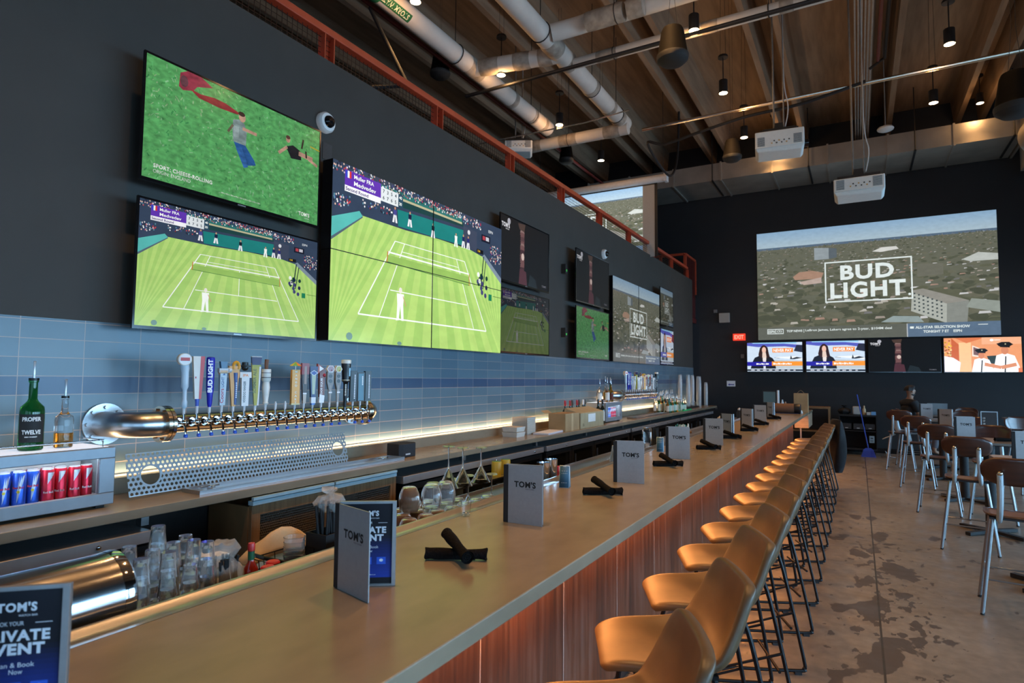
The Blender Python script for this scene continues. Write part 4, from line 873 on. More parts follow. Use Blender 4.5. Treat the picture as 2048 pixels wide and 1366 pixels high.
# ================================================================== MENUS AND NAPKINS
def poster(asp=.66):
    P_ = Pic(asp); P_.rect(0, 0, 1, 1, S(7, 10, 24)); P_.grad(0, .0, 1, .6, S(24, 58, 165), S(7, 10, 24), 16); P_.rect(0, 0, 1, .075, S(8, 10, 20)); wt = S(225, 228, 235)
    P_.t("TOM'S", .5, .845, .07, wt, 'c', .04, .42); P_.t('WATCH BAR', .62, .81, .015, wt, 'c', .01, .2)
    P_.t('BOOK YOUR', .42, .745, .03, wt, 'c', 0, .32); P_.rect(.70, .757, .88, .762, wt); P_.t('PRIVATE', .5, .63, .082, wt, 'c', .045, .72); P_.t('EVENT', .5, .53, .085, wt, 'c', .05, .62)
    P_.t('Scan & Book', .5, .44, .035, wt, 'c', 0, .42); P_.t('Now', .52, .39, .035, wt, 'c', 0, .14)
    for i in range(3): P_.rect(.12 + .28 * i, .24, .30 + .28 * i, .33, S(40, 90, 205)); P_.blob(.21 + .28 * i, .29, .04, .02, wt, 8)
    P_.t('Private Space', .3, .175, .02, wt, 'c', 0, .3); P_.marks(.15, .42, .14, .014, wt, 8); P_.t('Food & Beverage Menus', .4, .10, .02, wt, 'c', 0, .52)
    return P_
M['cover'] = mat('silver_menu_cover', (.33, .33, .335), .35, .35, noise=.04, scale=60)
def make_menu(op=14, name='menu'):
    t = thing(name, 'x', 'menu', group='silver menu folders standing on the bar')
    W2, Hh = .178, .268
    MB().box((-.024, -.002, 0), (.002, .004, Hh)).build('spine', M['rubber'], t, bevel=.001)
    MB().box((.002, -.002, 0), (W2, .002, Hh)).build('front_cover', M['cover'], t)
    b = MB(); 
    b.text("TOM'S", (.090, -.0026, .168), (1, 0, 0), (0, 0, 1), .029, (.004, .004, .005), bold=.035, width=.112, space=1.08); b.text('WATCH BAR', (.115, -.0026, .160), (1, 0, 0), (0, 0, 1), .005, (.03, .03, .035), bold=.0, width=.045); b.build('cover_lettering', M['matte'], t)
    a = math.radians(op); e = bpy.data.objects.new('back_leaf', None)
    o = MB().box((.0, -.002, 0), (W2 + .012, .002, Hh)).build('back_cover', M['cover'], t); o.rotation_euler = (0, 0, a); o.location = (-.022, .006, 0)
    if not PM.get('poster'): PM['poster'] = poster().build('event_poster', M['matte'], sharp=0); q = PM['poster']
    else: q = PM['poster'].copy(); COL.objects.link(q)
    q.parent = o; q.location = (.02, -.0026, .006); q.scale = (W2 - .018, .02, Hh - .012)
    f = MB().box((.008, -.008, .0), (W2 + .005, -.0075, .005)).box((W2 + .0, -.009, 0), (W2 + .012, .004, Hh)).box((.01, -.006, Hh - .004), (W2 + .012, .004, Hh + .003)).build('leaf_edge', M['cover'], o)
    MB().box((.012, .003, .004), (W2 - .006, .0035, Hh - .004), (.01, .015, .07)).build('inner_page', M['matte'], t)
    return t
ZB = 1.0705
menus = [(-1.445, 2.49, 2, 12, 'on the bar before the steel shakers'), (-1.388, 3.815, 8, 12, 'on the bar, third one from the camera'), (-1.425, 5.19, 8, 10, 'on the bar in front of the clear straw holder'), (-1.395, 6.50, -2, 10, 'on the bar beside the orange straw box'),
         (-1.43, 7.56, -40, 12, 'facing the window on the bar, fifth from the camera'), (-1.44, 9.05, -32, 10, 'facing the window on the bar, sixth from the camera'), (-1.46, 10.4, -4, 10, 'on the bar, seventh from the camera'), (-1.45, 11.9, -50, 10, 'brightly lit on the bar before the large brown roll')]
o = make_menu(50); o.location = (-1.463, 1.437, ZB); o.rotation_euler = (0, 0, math.radians(-14)); o['label'] = 'open silver menu folder on the bar nearest the camera showing a blue event poster'
o = make_menu(64); o.location = (-1.465, .475, ZB); o.rotation_euler = (0, 0, math.radians(-20)); o['label'] = 'dark blue event poster in a menu folder at the very near edge of the bar'
mn = make_menu(10)
for i, (x, y, a, op, l) in enumerate(menus):
    o = mn if i == 0 else dup(mn); o.location = (x, y, ZB); o.rotation_euler = (0, 0, math.radians(a)); o['label'] = 'silver menu folder standing ' + l
M['napkin'] = mat('black_napkin_cloth', (.009, .008, .008), .95, noise=.3, scale=120, bump=.5, spec=.08)
def napkin():
    t = thing('napkin_roll', 'x', 'napkin roll', group='black cutlery napkin rolls on the bar'); b = MB(); R = []; N = 26
    for i in range(15):
        f = i / 14; x = -.115 + .23 * f; r = .0195 + .0025 * math.sin(f * 7) + (.003 if i in (0, 14) else 0)
        R.append([(x + .002 * math.sin(3 * a), r * math.cos(a) * (1 + .08 * (a / 6.28)), .022 + r * math.sin(a) * .92 * (1 + .08 * (a / 6.28))) for a in [2 * PI * q / N for q in range(N)]])
    b.rings(R, caps=False)
    for xx, sgn in ((-.115, 1), (.115, -1)):                    # rolled layers sunk in each end
        b.tube([(xx + sgn * .004, math.cos(a) * (.0195 - a * .0011), .022 + math.sin(a) * (.0195 - a * .0011) * .92) for a in [k * .45 for k in range(34)]], .0016, 4)
        b.lathe([(.0005, .0), (.020, .0)], (xx + sgn * .010, 0, .022), 18, axis='x')
    b.build('rolled_cloth', M['napkin'], t)
    MB().box((-.085, .004, .0), (.07, .03, .003)).build('loose_fold', M['napkin'], t)
    return t
def napk(i, x, y, a, first=[None]):
    for up in (0, 1):
        if first[0] is None: first[0] = napkin(); o = first[0]
        else: o = dup(first[0])
        o.location = (x, y, ZB + (.033 if up else 0)); o.rotation_euler = (0, math.radians(8) if up else 0, math.radians(a if up else 28 + 3 * i % 9))
        o['label'] = ('black napkin roll crossed on top, %s pair along the bar' if up else 'black napkin roll lying underneath, %s pair along the bar') % ORD[i]
for i, (px, py, a) in enumerate([(-1.315, 1.885, -35), (-1.31, 3.36, -42), (-1.30, 4.72, -48), (-1.27, 6.05, -44), (-1.28, 7.3, -40), (-1.26, 8.5, -40), (-1.28, 9.72, -45), (-1.27, 11.3, -45)]): napk(i, px, py, a)

# ================================================================== BEER TAP TOWERS
VY = ((0, 1, 0), (0, 0, 1)); VU = ((0, 0, 1), (0, -1, 0))   # lettering seen from +x: level, or reading upwards
def handle(kind):
    """a tap handle, base at the origin, about .28 tall, its face to +x"""
    b = MB(); W_ = (.8, .8, .8)
    def plate(w0, w1, z0, z1, d, col): 
        return b.add([(-d, -w0 / 2, z0), (d, -w0 / 2, z0), (d, w0 / 2, z0), (-d, w0 / 2, z0), (-d, -w1 / 2, z1), (d, -w1 / 2, z1), (d, w1 / 2, z1), (-d, w1 / 2, z1)], [(0, 3, 2, 1), (4, 5, 6, 7), (0, 1, 5, 4), (1, 2, 6, 5), (2, 3, 7, 6), (3, 0, 4, 7)], col, False)
    def tx(t, x, y, z, h, col, up=True, bold=.02, width=None, al='c'):
        R_, U_ = VU if up else VY; b.text(t, (x, y, z), R_, U_, h, col, al, bold, width)
    b.cyl((0, 0, -.035), (0, 0, .01), .007, .009, 10, (.6, .6, .62))
    if kind == 'curl':
        b.tube(catmull([(0, 0, .0), (.004, 0, .05), (0, 0, .12), (0, -.002, .22), (0, -.01, .26)], 4), [.009] + [.015] * 3 + [.011] * 4 + [.019] * 4 + [.022] * 4 + [.020], 12, (.50, .62, .72))
        b.cyl((-.02, -.008, .27), (.022, -.008, .27), .034, n=22, col=(.62, .55, .45)); b.cyl((.022, -.008, .27), (.026, -.008, .27), .030, n=22, col=W_); b.box((.026, -.03, .262), (.028, .014, .28), (.5, .02, .02))
    elif kind == 'red_white':
        b.cyl((0, 0, 0), (0, 0, .05), .008, .011, 10, (.04, .09, .5)); plate(.032, .060, .05, .29, .014, (.70, .68, .62)); b.add([(.015, .004, .05), (.015, .016, .05), (.015, .030, .29), (.015, .008, .29)], [(0, 1, 2, 3)], (.5, .01, .015), False); b.box((.015, -.018, .165), (.0155, -.012, .175), (.4, .01, .02))
    elif kind == 'bud':
        b.lathe([(.008, 0), (.013, .02), (.016, .07), (.020, .1), (.023, .27), (.021, .285), (.012, .29), (.001, .29)], n=18, col=(.01, .012, .42)); tx('BUD LIGHT', .0236, .004, .18, .026, W_, width=.19, bold=.04)
    elif kind == 'coors':
        plate(.030, .040, .01, .22, .012, (.42, .52, .60)); b.box((-.014, -.026, .20), (.014, .024, .225), (.45, .50, .55)); plate(.030, .040, .225, .265, .012, (.04, .13, .24)); b.cyl((.0, -.022, .205), (.0, .02, .205), .016, n=12, col=(.6, .45, .3))
        tx('Coors', .0126, .004, .065, .02, (.35, .01, .04), width=.085, bold=.02); tx('LIGHT', .0126, .004, .145, .016, (.02, .05, .2), width=.06); b.add([(.0128, -.006, .185), (.0128, .010, .185), (.0128, .002, .2)], [(0, 1, 2)], (.02, .08, .3), False)
    elif kind == 'moon':
        plate(.020, .062, .0, .24, .009, (.62, .28, .03)); b.tube([(.004, .008, .01), (.004, .010, .12), (.004, .006, .20)], [.008, .010, .013], 10, (.03, .08, .28)); b.tube([(.004 , .010 * 1 + .016 * math.cos(a), .235 + .028 * math.sin(a)) for a in [k * PI / 6 for k in range(-1, 8)]], .010, 8, (.72, .34, .03)); b.sphere((0, -.026, .215), .017, 12, (.55, .62, .68)); [b.box((.0155, .006, .05 + .012 * i), (.0175, .013, .058 + .012 * i), (.5, .6, .8)) for i in range(8)]
    elif kind == 'ipa':
        plate(.038, .044, .0, .17, .013, (.72, .72, .72)); b.box((-.015, -.032, .17), (.015, .032, .205), (.75, .72, .68)); tx('IPA', .0155, 0, .177, .016, (.85, .25, .03), False, .03); tx('VOODOO RANGER', .0136, .002, .085, .014, (.05, .05, .05), width=.13, bold=.03); b.sphere((0, -.002, .232), .020, 12, (.01, .012, .012)); b.lathe([(.034, 0), (.034, .004), (.018, .008), (.017, .026), (.001, .028)], (0, -.002, .238), 14, (.012, .015, .015))
    elif kind == 'summer':
        plate(.014, .052, .0, .26, .010, (.42, .38, .02)); b.tube([(.002, .012, 0), (.004, .020, .24)], .008, 8, (.75, .75, .75)); plate(.050, .056, .25, .30, .014, (.02, .015, .09)); b.box((-.014, -.029, .297), (.014, .029, .303), (.7, .7, .7)); tx('SUMMER ALE', .0106, .0, .15, .018, (.12, .14, .01), width=.15, bold=.03)
    elif kind == 'carved':
        b.lathe([(.01, 0), (.018, .012), (.014, .02), (.019, .06), (.024, .11), (.020, .145), (.027, .155), (.028, .215), (.027, .225), (.001, .225)], n=18, col=(.72, .71, .66)); b.tube([(0, 0, .22), (.003, -.003, .25), (0, .002, .285)], [.010, .012, .014], 8, (.17, .07, .03)); b.lathe([(.0285, .17), (.0285, .175)], n=18, col=(.1, .1, .1)); b.lathe([(.0285, .20), (.0285, .204)], n=18, col=(.1, .1, .1))
    elif kind == 'mango':
        b.box((-.014, -.026, .0), (.014, .026, .225), (.72, .33, .01)); b.box((-.0142, .0255, .0), (.0142, .0262, .225), (.75, .2, .03)); b.box((-.016, -.028, -.006), (.016, .028, .004), (.6, .5, .2))
        for k, c in enumerate('MANGO CART'): 
            if c != ' ': tx(c, .0146, 0, .203 - .0225 * k, .014, (.9, .88, .75), False, .03)
        b.cyl((0, 0, .225), (0, 0, .25), .003, n=6, col=W_)
        for k in range(8):
            a = PI * k / 4; b.add([(0, 0, .278), (.036 * math.cos(a), .042 * math.sin(a), .25), (.036 * math.cos(a + PI / 4), .042 * math.sin(a + PI / 4), .25)], [(0, 1, 2)], [(.8, .2, .02), (.8, .45, .03), (.7, .6, .08), (.2, .45, .1)][k % 4], False)
    elif kind == 'slat':
        plate(.020, .040, .02, .20, .010, (.06, .045, .04)); b.box((-.013, -.024, .195), (.013, .024, .27), (.26, .02, .02)); b.box((.0105, -.008, .13), (.0135, .008, .25), (.32, .24, .2)); plate(.018, .022, .0, .06, .012, (.5, .45, .38)); b.box((.011, -.012, .062), (.0125, .012, .072), (.8, .8, .8))
    elif kind == 'diamond':
        plate(.030, .058, .03, .25, .010, (.01, .03, .13)); plate(.018, .030, .06, .2, .0112, (.42, .5, .36)); b.add([(.0125, -.030, .205), (.0125, 0, .186), (.0125, .030, .205), (.0125, 0, .224)], [(0, 1, 2, 3)], (.75, .8, .85), False); b.add([(.0128, -.024, .205), (.0128, 0, .190), (.0128, .024, .205), (.0128, 0, .220)], [(0, 1, 2, 3)], (.03, .08, .35), False); b.prism([(-.013, -.016), (.013, -.016), (.013, .016), (-.013, .016)], .04, (.72, .74, .78)); b.box((-.012, -.012, -.012), (.012, .012, .006), (.04, .15, .5))
    elif kind == 'equis':
        plate(.034, .040, .04, .24, .012, (.17, .045, .03)); b.add([(-.01, -.034, .27), (.012, -.034, .27), (.012, .016, .235), (.012, -.034, .2), (-.01, -.034, .2), (-.01, .016, .235)], [(1, 2, 3), (0, 4, 5), (0, 1, 3, 4), (0, 5, 2, 1), (3, 2, 5, 4)], (.35, .05, .03), False); b.add([(.0125, -.022, .255), (.0125, .010, .235), (.0125, -.022, .215)], [(0, 1, 2)], W_, False); b.sphere((.004, .014, .19), .015, 10, (.4, .01, .02)); tx('DOS EQUIS', .0126, .004, .115, .016, W_, width=.11, bold=.03); b.add([(.013, -.020, .0), (.013, .014, .0), (.013, .018, .05), (.013, -.018, .06)], [(0, 1, 2, 3)], W_, False); b.add([(-.01, -.020, .0), (-.01, .014, .0), (-.01, .018, .05), (-.01, -.018, .06)], [(3, 2, 1, 0)], W_, False)
    elif kind in ('hex_a', 'hex_b'):
        b.tube([(0, 0, 0), (0, 0, .08), (0, 0, .12)], [.009, .013, .013], 8, (.40, .38, .36)); plate(.022, .046, .09, .14, .012, (.20, .19, .185)); plate(.046, .044, .14, .215, .012, (.20, .19, .185)); b.box((.0125, -.012, .065), (.014, .012, .075), (.8, .8, .8))
        for z in (.15, .185): b.cyl((-.013, 0, z), (.0135, 0, z), .013, n=16, col=(.02, .03, .035))
        b.cyl((-.012, 0, .235), (.0145, 0, .235), .028, n=6, col=(.7, .7, .7)); b.cyl((.0146, 0, .235), (.0155, 0, .235), .022, n=6, col=(.36, .25, .28) if kind == 'hex_a' else (.42, .45, .12)); b.sphere((.012, .004, .226), .006, 8, (.7, .2, .03) if kind == 'hex_b' else (.2, .06, .1))
    elif kind == 'stout':
        b.lathe([(.008, -.10), (.010, -.05), (.013, .0), (.014, .02), (.015, .11), (.018, .125), (.028, .135), (.026, .15), (.030, .21), (.034, .262, (.78, .75, .66)), (.034, .285, (.78, .75, .66)), (.028, .289, (.78, .75, .66)), (.001, .289)], n=20, col=(.006, .006, .008)); b.lathe([(.0275, .134), (.0275, .145)], n=20, col=(.55, .47, .32)); b.box((.028, -.006, .245), (.032, .008, .262), (.6, .38, .06)); b.box((.022, .010, .17), (.029, .02, .23), (.25, .5, .65)); tx('GUINNESS', .0156, .0, .07, .011, (.7, .68, .6), width=.085, bold=.03)
    elif kind == 'teal':
        b.box((-.014, -.030, .0), (.014, .030, .215), (.01, .012, .015)); b.box((.0141, -.024, .006), (.0146, .020, .205), (.05, .17, .25)); [b.box((.0146, .006, .12 + .010 * i), (.0152, .015, .127 + .010 * i), W_) for i in range(7)]
    elif kind == 'black_bar':
        b.box((-.012, -.026, .0), (.014, .024, .225), (.006, .006, .008)); [b.box((.0141, .002, .02 + .012 * i), (.0147, .011, .0285 + .012 * i), (.7, .7, .75)) for i in range(15)]
    elif kind == 'none': b.cyl((0, 0, -.03), (0, 0, .02), .007, .005, 10, (.6, .6, .62))
    return b.build('tap_handle', M['shiny'])
HC = {}
def get_handle(k):
    if k not in HC: HC[k] = handle(k); return HC[k]
    o = HC[k].copy(); COL.objects.link(o); return o
BR_ = M['brass']
def tower(y0, y1, kinds, label, mesh=True):
    t = thing('beer_tap_tower', label, 'beer tower', (-3.5, 0, 1.464))
    b = MB().cyl((0, y0 - .02, 0), (0, y1 + .02, 0), .055, n=28); b.build('manifold_pipe', BR_, t)
    for ya, s_ in ((y0 - .03, -1), (y1 + .03, 1)):
        pth = [(0, ya, 0)] + [(-.15 + .15 * math.cos(a), ya + s_ * (.02 + .15 * math.sin(a)), 0) for a in [k * PI / 20 for k in range(11)]] + [(-.285, ya + s_ * .17, 0)]
        MB().tube(pth, .072, 24).build('elbow', M['steel'] if s_ < 0 else BR_, t)
        f = MB().cyl((0, ya - .012, 0), (0, ya + .010, 0), .105, n=32).cyl((0, ya + .014, 0), (0, ya + .034, 0), .105, n=32)
        for k in range(8): a = k * PI / 4 + .3; f.cyl((.085 * math.cos(a), ya - .024, .085 * math.sin(a)), (.085 * math.cos(a), ya + .046, .085 * math.sin(a)), .009, n=6)
        f.build('pipe_flange', BR_, t)
        f = MB().cyl((-.279, ya + s_ * .17, 0), (-.265, ya + s_ * .17, 0), .118, n=32)
        for k in range(8): a = k * PI / 4; f.cyl((-.27, ya + s_ * .17 + .095 * math.cos(a), .095 * math.sin(a)), (-.252, ya + s_ * .17 + .095 * math.cos(a), .095 * math.sin(a)), .011, n=6)
        f.build('wall_flange', M['steel'], t)
    fc = None; n = len(kinds)
    for i, k in enumerate(kinds):
        y = y0 + .03 + (y1 - y0 - .06) * i / (n - 1)
        if fc is None:
            b = MB().cyl((.045, 0, .008), (.06, 0, .008), .024, n=14).cyl((.06, 0, .008), (.105, 0, .008), .010, n=12).cyl((.062, 0, .008), (.075, 0, .008), .018, n=6).sphere((.108, 0, .010), .017, 12).cyl((.108, 0, .01), (.105, 0, .055), .011, .007, 12).tube([(.112, 0, .0), (.125, 0, -.02), (.13, 0, -.055)], .0075, 10)
            fc = b.build('faucet', M['chrome'], t); f = fc
        else: f = fc.copy(); COL.objects.link(f); f.parent = t
        f.location = (.012, y, 0); f.scale = (1.0, .85, 1.08)
        if k != 'stout': MB().lathe([(.0095, .0), (.013, .003), (.013, .013), (.009, .019), (.0005, .019)], (.131, 0, -.070), 10, (.01, .08, .55)).build('blue_spout_cap', M['shiny'], f)
        h = get_handle(k); h.parent = f; h.location = (.103, 0, .085 if k != 'stout' else .1); h.rotation_euler = (0, random.uniform(-.02, .03), random.uniform(-.45, -.15)); h.scale = (1.0, 1.22, .97)
    return t
K1 = ['curl', 'red_white', 'bud', 'coors', 'moon', 'ipa', 'summer', 'carved', 'none', 'none', 'mango', 'slat', 'diamond', 'equis', 'hex_a', 'hex_b', 'stout', 'black_bar', 'teal', 'black_bar']
K2 = ['curl', 'bud', 'bud', 'coors', 'carved', 'summer', 'ipa', 'carved', 'moon', 'mango', 'equis', 'hex_b', 'equis', 'hex_a', 'ipa', 'black_bar', 'stout']
tower(2.06, 3.62, K1, 'near beer tap tower, a horizontal steel pipe with twenty faucets and many colourful handles')
tower(9.72, 11.55, K2, 'far beer tap tower with colourful handles beside the second mini fridge')
# perforated splash panel behind the drip tray
M['perf'] = perf_mat('perforated_steel', (.34, .38, .41), .0262, .0088, metal=.55, stag=True, rough=.3, big=[(1.955, .105, .052), (3.36, .115, .052)])
t = thing('perforated_splash_panel', 'leaning perforated stainless splash panel under the near beer taps', 'splash panel', (-3.43, 0, 1.085))
MB().box((0, 1.83, 0), (.0025, 3.45, .235)).build('panel', M['perf'], t)
MB().box((.0026, 1.83, 0), (.006, 3.45, .006)).box((.0026, 1.83, .229), (.006, 3.45, .235)).build('folded_edge', M['steel'], t); t.rotation_euler = (0, math.radians(-14), 0)
for y0, y1, lab in ((2.12, 3.9, 'long shallow stainless drip tray on the counter under the near taps'), (9.9, 11.9, 'long shallow stainless drip tray under the far beer taps')):
    t = thing('drip_tray', lab, 'drip tray', (-3.42, 0, 1.0705))
    MB().box((-.0, y0, 0), (.17, y1, .006)).box((-.0, y0, .006), (.006, y1, .022)).box((.164, y0, .006), (.17, y1, .022)).box((.006, y0, .006), (.164, y0 + .006, .022)).box((.006, y1 - .006, .006), (.164, y1, .022)).build('tray', M['steel'], t)
    for yy in (y0 + .12, y1 - .16): MB().cyl((.08, yy, .006), (.08, yy, .02), .015, n=14).bar((.08, yy - .06, .024), (.08, yy + .06, .024), .008).bar((.03, yy, .024), (.13, yy, .024), .008).build('glass_rinser', M['chrome'], t)
# ================================================================== MINI FRIDGES AND CANS
M['alu'] = mat('fridge_grey', (.24, .28, .32), .35, .3, noise=.04)
def fridge(y0, wd, label):
    t = thing('mini_fridge', label, 'mini fridge', (-3.672, y0, 1.0705))
    for fx, fy in ((.04, .03), (.26, .03), (.04, wd - .07), (.26, wd - .07)): MB().box((fx, fy, 0), (fx + .04, fy + .04, .02)).build('foot', M['rubber'], t)
    MB().box((0, 0, .02), (.30, wd, .055)).box((0, 0, .265), (.30, wd, .30)).box((0, 0, .055), (.02, wd, .265)).box((.02, 0, .055), (.30, .02, .265)).box((.02, wd - .02, .055), (.30, wd, .265)).build('cabinet', M['alu'], t)
    MB().box((.30, 0, .015), (.33, wd, .075)).box((.30, 0, .25), (.33, wd, .305)).box((.30, 0, .075), (.33, .075, .25)).box((.30, wd - .075, .075), (.33, wd, .25)).build('door_frame', M['alu'], t, bevel=.004)
    MB().box((.312, .075, .075), (.316, wd - .075, .25)).build('door_glass', M['glass'], t)
    MB().box((.021, .021, .056), (.024, wd - .021, .264)).box((.024, .021, .2645), (.3, wd - .021, .265)).box((.024, .021, .055), (.3, wd - .021, .056)).build('white_lining', M['white'], t)
    MB().box((.26, .05, .255), (.29, wd - .05, .263)).build('led_strip', mat('fridge_led', (1, 1, 1), .5, emit=(.75, .88, 1), es=26), t)
    MB().tube([(.28, .05, .30), (.28, .05, .34), (.28, wd - .04, .34), (.28, wd - .04, .30)], .004, 6).tube([(.02, .05, .34), (.28, .05, .34)], .004, 6).tube([(.02, wd - .04, .34), (.28, wd - .04, .34)], .004, 6).build('top_rail', M['chrome'], t)
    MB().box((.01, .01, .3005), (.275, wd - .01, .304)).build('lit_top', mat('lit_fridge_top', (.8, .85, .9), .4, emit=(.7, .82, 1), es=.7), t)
    return t
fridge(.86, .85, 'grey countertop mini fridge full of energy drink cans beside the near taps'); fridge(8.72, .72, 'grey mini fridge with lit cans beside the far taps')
def can(red):
    b = MB(); c = (.45, .012, .03) if red else (.02, .07, .36); c2 = (.55, .55, .6) if not red else (.35, .01, .02)
    b.lathe([(.020, 0, (.6, .6, .62)), (.0265, .006, c), (.0265, .140, c), (.022, .150, (.65, .65, .68)), (.0225, .154, (.65, .65, .68)), (.001, .151)], n=20, col=(.65, .65, .68))
    for a0 in (0, PI):
        for k in range(4):
            a = a0 - .15 + k * .26; z0 = .055 + .0 * k
            q = lambda an, z: (.0268 * math.cos(an), .0268 * math.sin(an), z)
            if red: b.add([q(a, .085 + .012 * k), q(a + .27, .10 + .012 * k), q(a + .27, .138), q(a, .138)], [(0, 1, 2, 3)], (.55, .5, .52), False)
            else: b.add([q(a, .02 + .03 * k), q(a + .27, .05 + .03 * k), q(a + .27, .138), q(a, .138 - .02 * (3 - k))], [(0, 1, 2, 3)], c2, False)
    if not red:
        b.text('Red Bull', (.0272, 0, .082), (0, 1, 0), (0, 0, 1), .010, (.55, .02, .03), bold=.03, width=.038); b.cyl((.0268, 0, .068), (.0275, 0, .068), .006, n=12, col=(.7, .5, .05))
    else: b.text('Red Bull', (.0272, .0, .045), (0, 1, 0), (0, 0, 1), .010, (.5, .42, .40), bold=.02, width=.036)
    return b
cans = {}
def place_can(red, x, y, z, rz, lab, grp, sc=1):
    if red not in cans: o = can(red).build('drink_can', M['metalc']); cans[red] = o
    else: o = cans[red].copy(); COL.objects.link(o)
    o.location = (x, y, z); o.rotation_euler = (0, 0, rz); o.scale = (sc, sc, sc); tag(o, lab, 'can', grp)
for i in range(12):
    y = .985 + .0575 * i
    if y < 1.62: place_can(y > 1.40, -3.425 if i % 2 == 0 else -3.435, y, 1.1265, -.42 + .1 * (i % 3), '%s energy drink can in the front row of the near mini fridge' % ('red' if y > 1.40 else 'blue and silver'), 'cans in the front row of the near mini fridge', 1.06)
for i in range(10): place_can(.99 + .06 * i > 1.38, -3.50, .99 + .06 * i, 1.1265, -.6, '%s energy drink can standing behind the front row in the near mini fridge' % ('red' if .99 + .06 * i > 1.38 else 'blue'), 'cans behind the front row of the near mini fridge', 1.06)
for i in range(9): place_can(i > 4, -3.43, 8.84 + .0575 * i, 1.1265, -.6, '%s energy drink can in the far mini fridge' % ('red' if i > 4 else 'blue'), 'cans in the far mini fridge', 1.06)
# ================================================================== BOTTLES
M['gg'] = mat('green_bottle_glass', (.02, .22, .05), .05, trans=.85, ior=1.4); M['amber'] = mat('amber_spirit', (.75, .32, .04), .05, trans=.9, ior=1.35)
M['dkglass'] = mat('dark_wine_glass', (.012, .018, .012), .08); M['teal'] = mat('teal_bottle_glass', (.05, .38, .30), .08, trans=.7, ior=1.4)
def bottle(label, loc, gm, lblcol, h=.29, r=.038, pour=True, fill=None, name='liquor_bottle', lines=(), capcol=None, tc=(.8, .8, .78), sq=False):
    t = thing(name, label, 'bottle', loc, math.atan2(-loc[1], -loc[0]))
    MB().lathe([(.001, .003), (r * .9, 0), (r, .006), (r, h * .55), (r * .93, h * .62), (r * .45, h * .70), (r * .36, h * .74), (r * .34, h * .97), (r * .40, h * .975), (r * .40, h)], n=24).build('glass_body', gm, t)
    if fill: MB().lathe([(.001, .006), (r * .93, .006), (r * .93, h * fill), (.001, h * fill)], n=20).build('liquid', M['amber'], t)
    n = 14; k = r * 1.012
    if lblcol:
        b = MB(); A_ = 1.15
        b.add([(k * math.cos(-A_ + 2 * A_ * i / n), k * math.sin(-A_ + 2 * A_ * i / n), z) for z in (h * .12, h * .52) for i in range(n + 1)], [(i, i + 1, n + 2 + i, n + 1 + i) for i in range(n)], lblcol)
        for s_, z, hh, wd in lines:
            TV, TF, w0, h0 = text_mesh(s_, .04); kk = hh / h0; kx = wd / w0
            b.add([(k * 1.012 * math.cos((x - w0 / 2) * kx / k), k * 1.012 * math.sin((x - w0 / 2) * kx / k), h * z + y * kk) for x, y in TV], TF, tc, False)
        b.build('paper_label', M['matte'], t)
    if pour: MB().cyl((0, 0, h), (0, 0, h + .012), r * .42, n=12, col=(.02, .02, .02)).cyl((0, 0, h + .012), (0, 0, h + .03), .006, .005, 10, (.7, .7, .72)).tube([(0, 0, h + .03), (.001, 0, h + .07), (.008, 0, h + .095)], [.005, .004, .006], 8, (.72, .72, .74)).build('pour_spout', M['metalc'], t)
    elif capcol: MB().lathe([(r * .38, h * .80), (r * .42, h * .81), (r * .42, h + .002), (.001, h + .004)], n=16, col=capcol).build('capsule', M['shiny'], t)
    return t
FT = 1.3755
bottle('green whiskey bottle with a black PROPER TWELVE label on the near mini fridge', (-3.52, 1.405, FT), M['gg'], (.012, .014, .015), .34, .051, lines=(('PROPER', .42, .021, .078), ('TWELVE', .235, .021, .078), ('IRISH WHISKEY', .19, .006, .05)))
bottle('clear square-shouldered bottle with little amber spirit on the near mini fridge', (-3.52, 1.545, FT), M['glass'], None, .25, .041, fill=.3)
for i, (y, g, lc, f, x) in enumerate([(8.86, M['glass'], (.7, .7, .66), .35, -3.5), (8.98, M['glass'], (.75, .74, .7), .6, -3.42), (9.10, M['glass'], None, .5, -3.5), (9.2, M['amber'], (.1, .02, .01), None, -3.44), (9.32, M['gg'], (.03, .12, .16), None, -3.5)]):
    bottle('%s bottle with pour spout on the far mini fridge, %s from left' % (['half-full', 'white labelled', 'plain clear', 'amber', 'green'][i], ORD[i]), (x, y, FT), g, lc, .27 + .02 * (i % 3), .036, fill=f)
t = 0
for i, (y, x, c) in enumerate([(7.62, -3.52, (.4, .01, .02)), (7.74, -3.5, (.3, .01, .015)), (7.86, -3.52, (.02, .02, .02)), (7.98, -3.5, (.35, .01, .02)), (8.10, -3.52, (.02, .02, .02)), (8.20, -3.5, (.7, .7, .7)), (8.31, -3.52, (.02, .02, .02)), (8.44, -3.36, (.015, .015, .015)), (8.56, -3.34, (.015, .015, .015))]):
    bottle('dark wine bottle with a %s cap behind the wooden crates, %s from the left' % ({.4: 'bright red', .3: 'dark red', .02: 'black', .35: 'red', .7: 'white', .015: 'black'}[c[0]], ORD[i]), (x, y, ZB), M['dkglass'], (.6, .6, .56), .365, .037, False, name='wine_bottle', capcol=c)
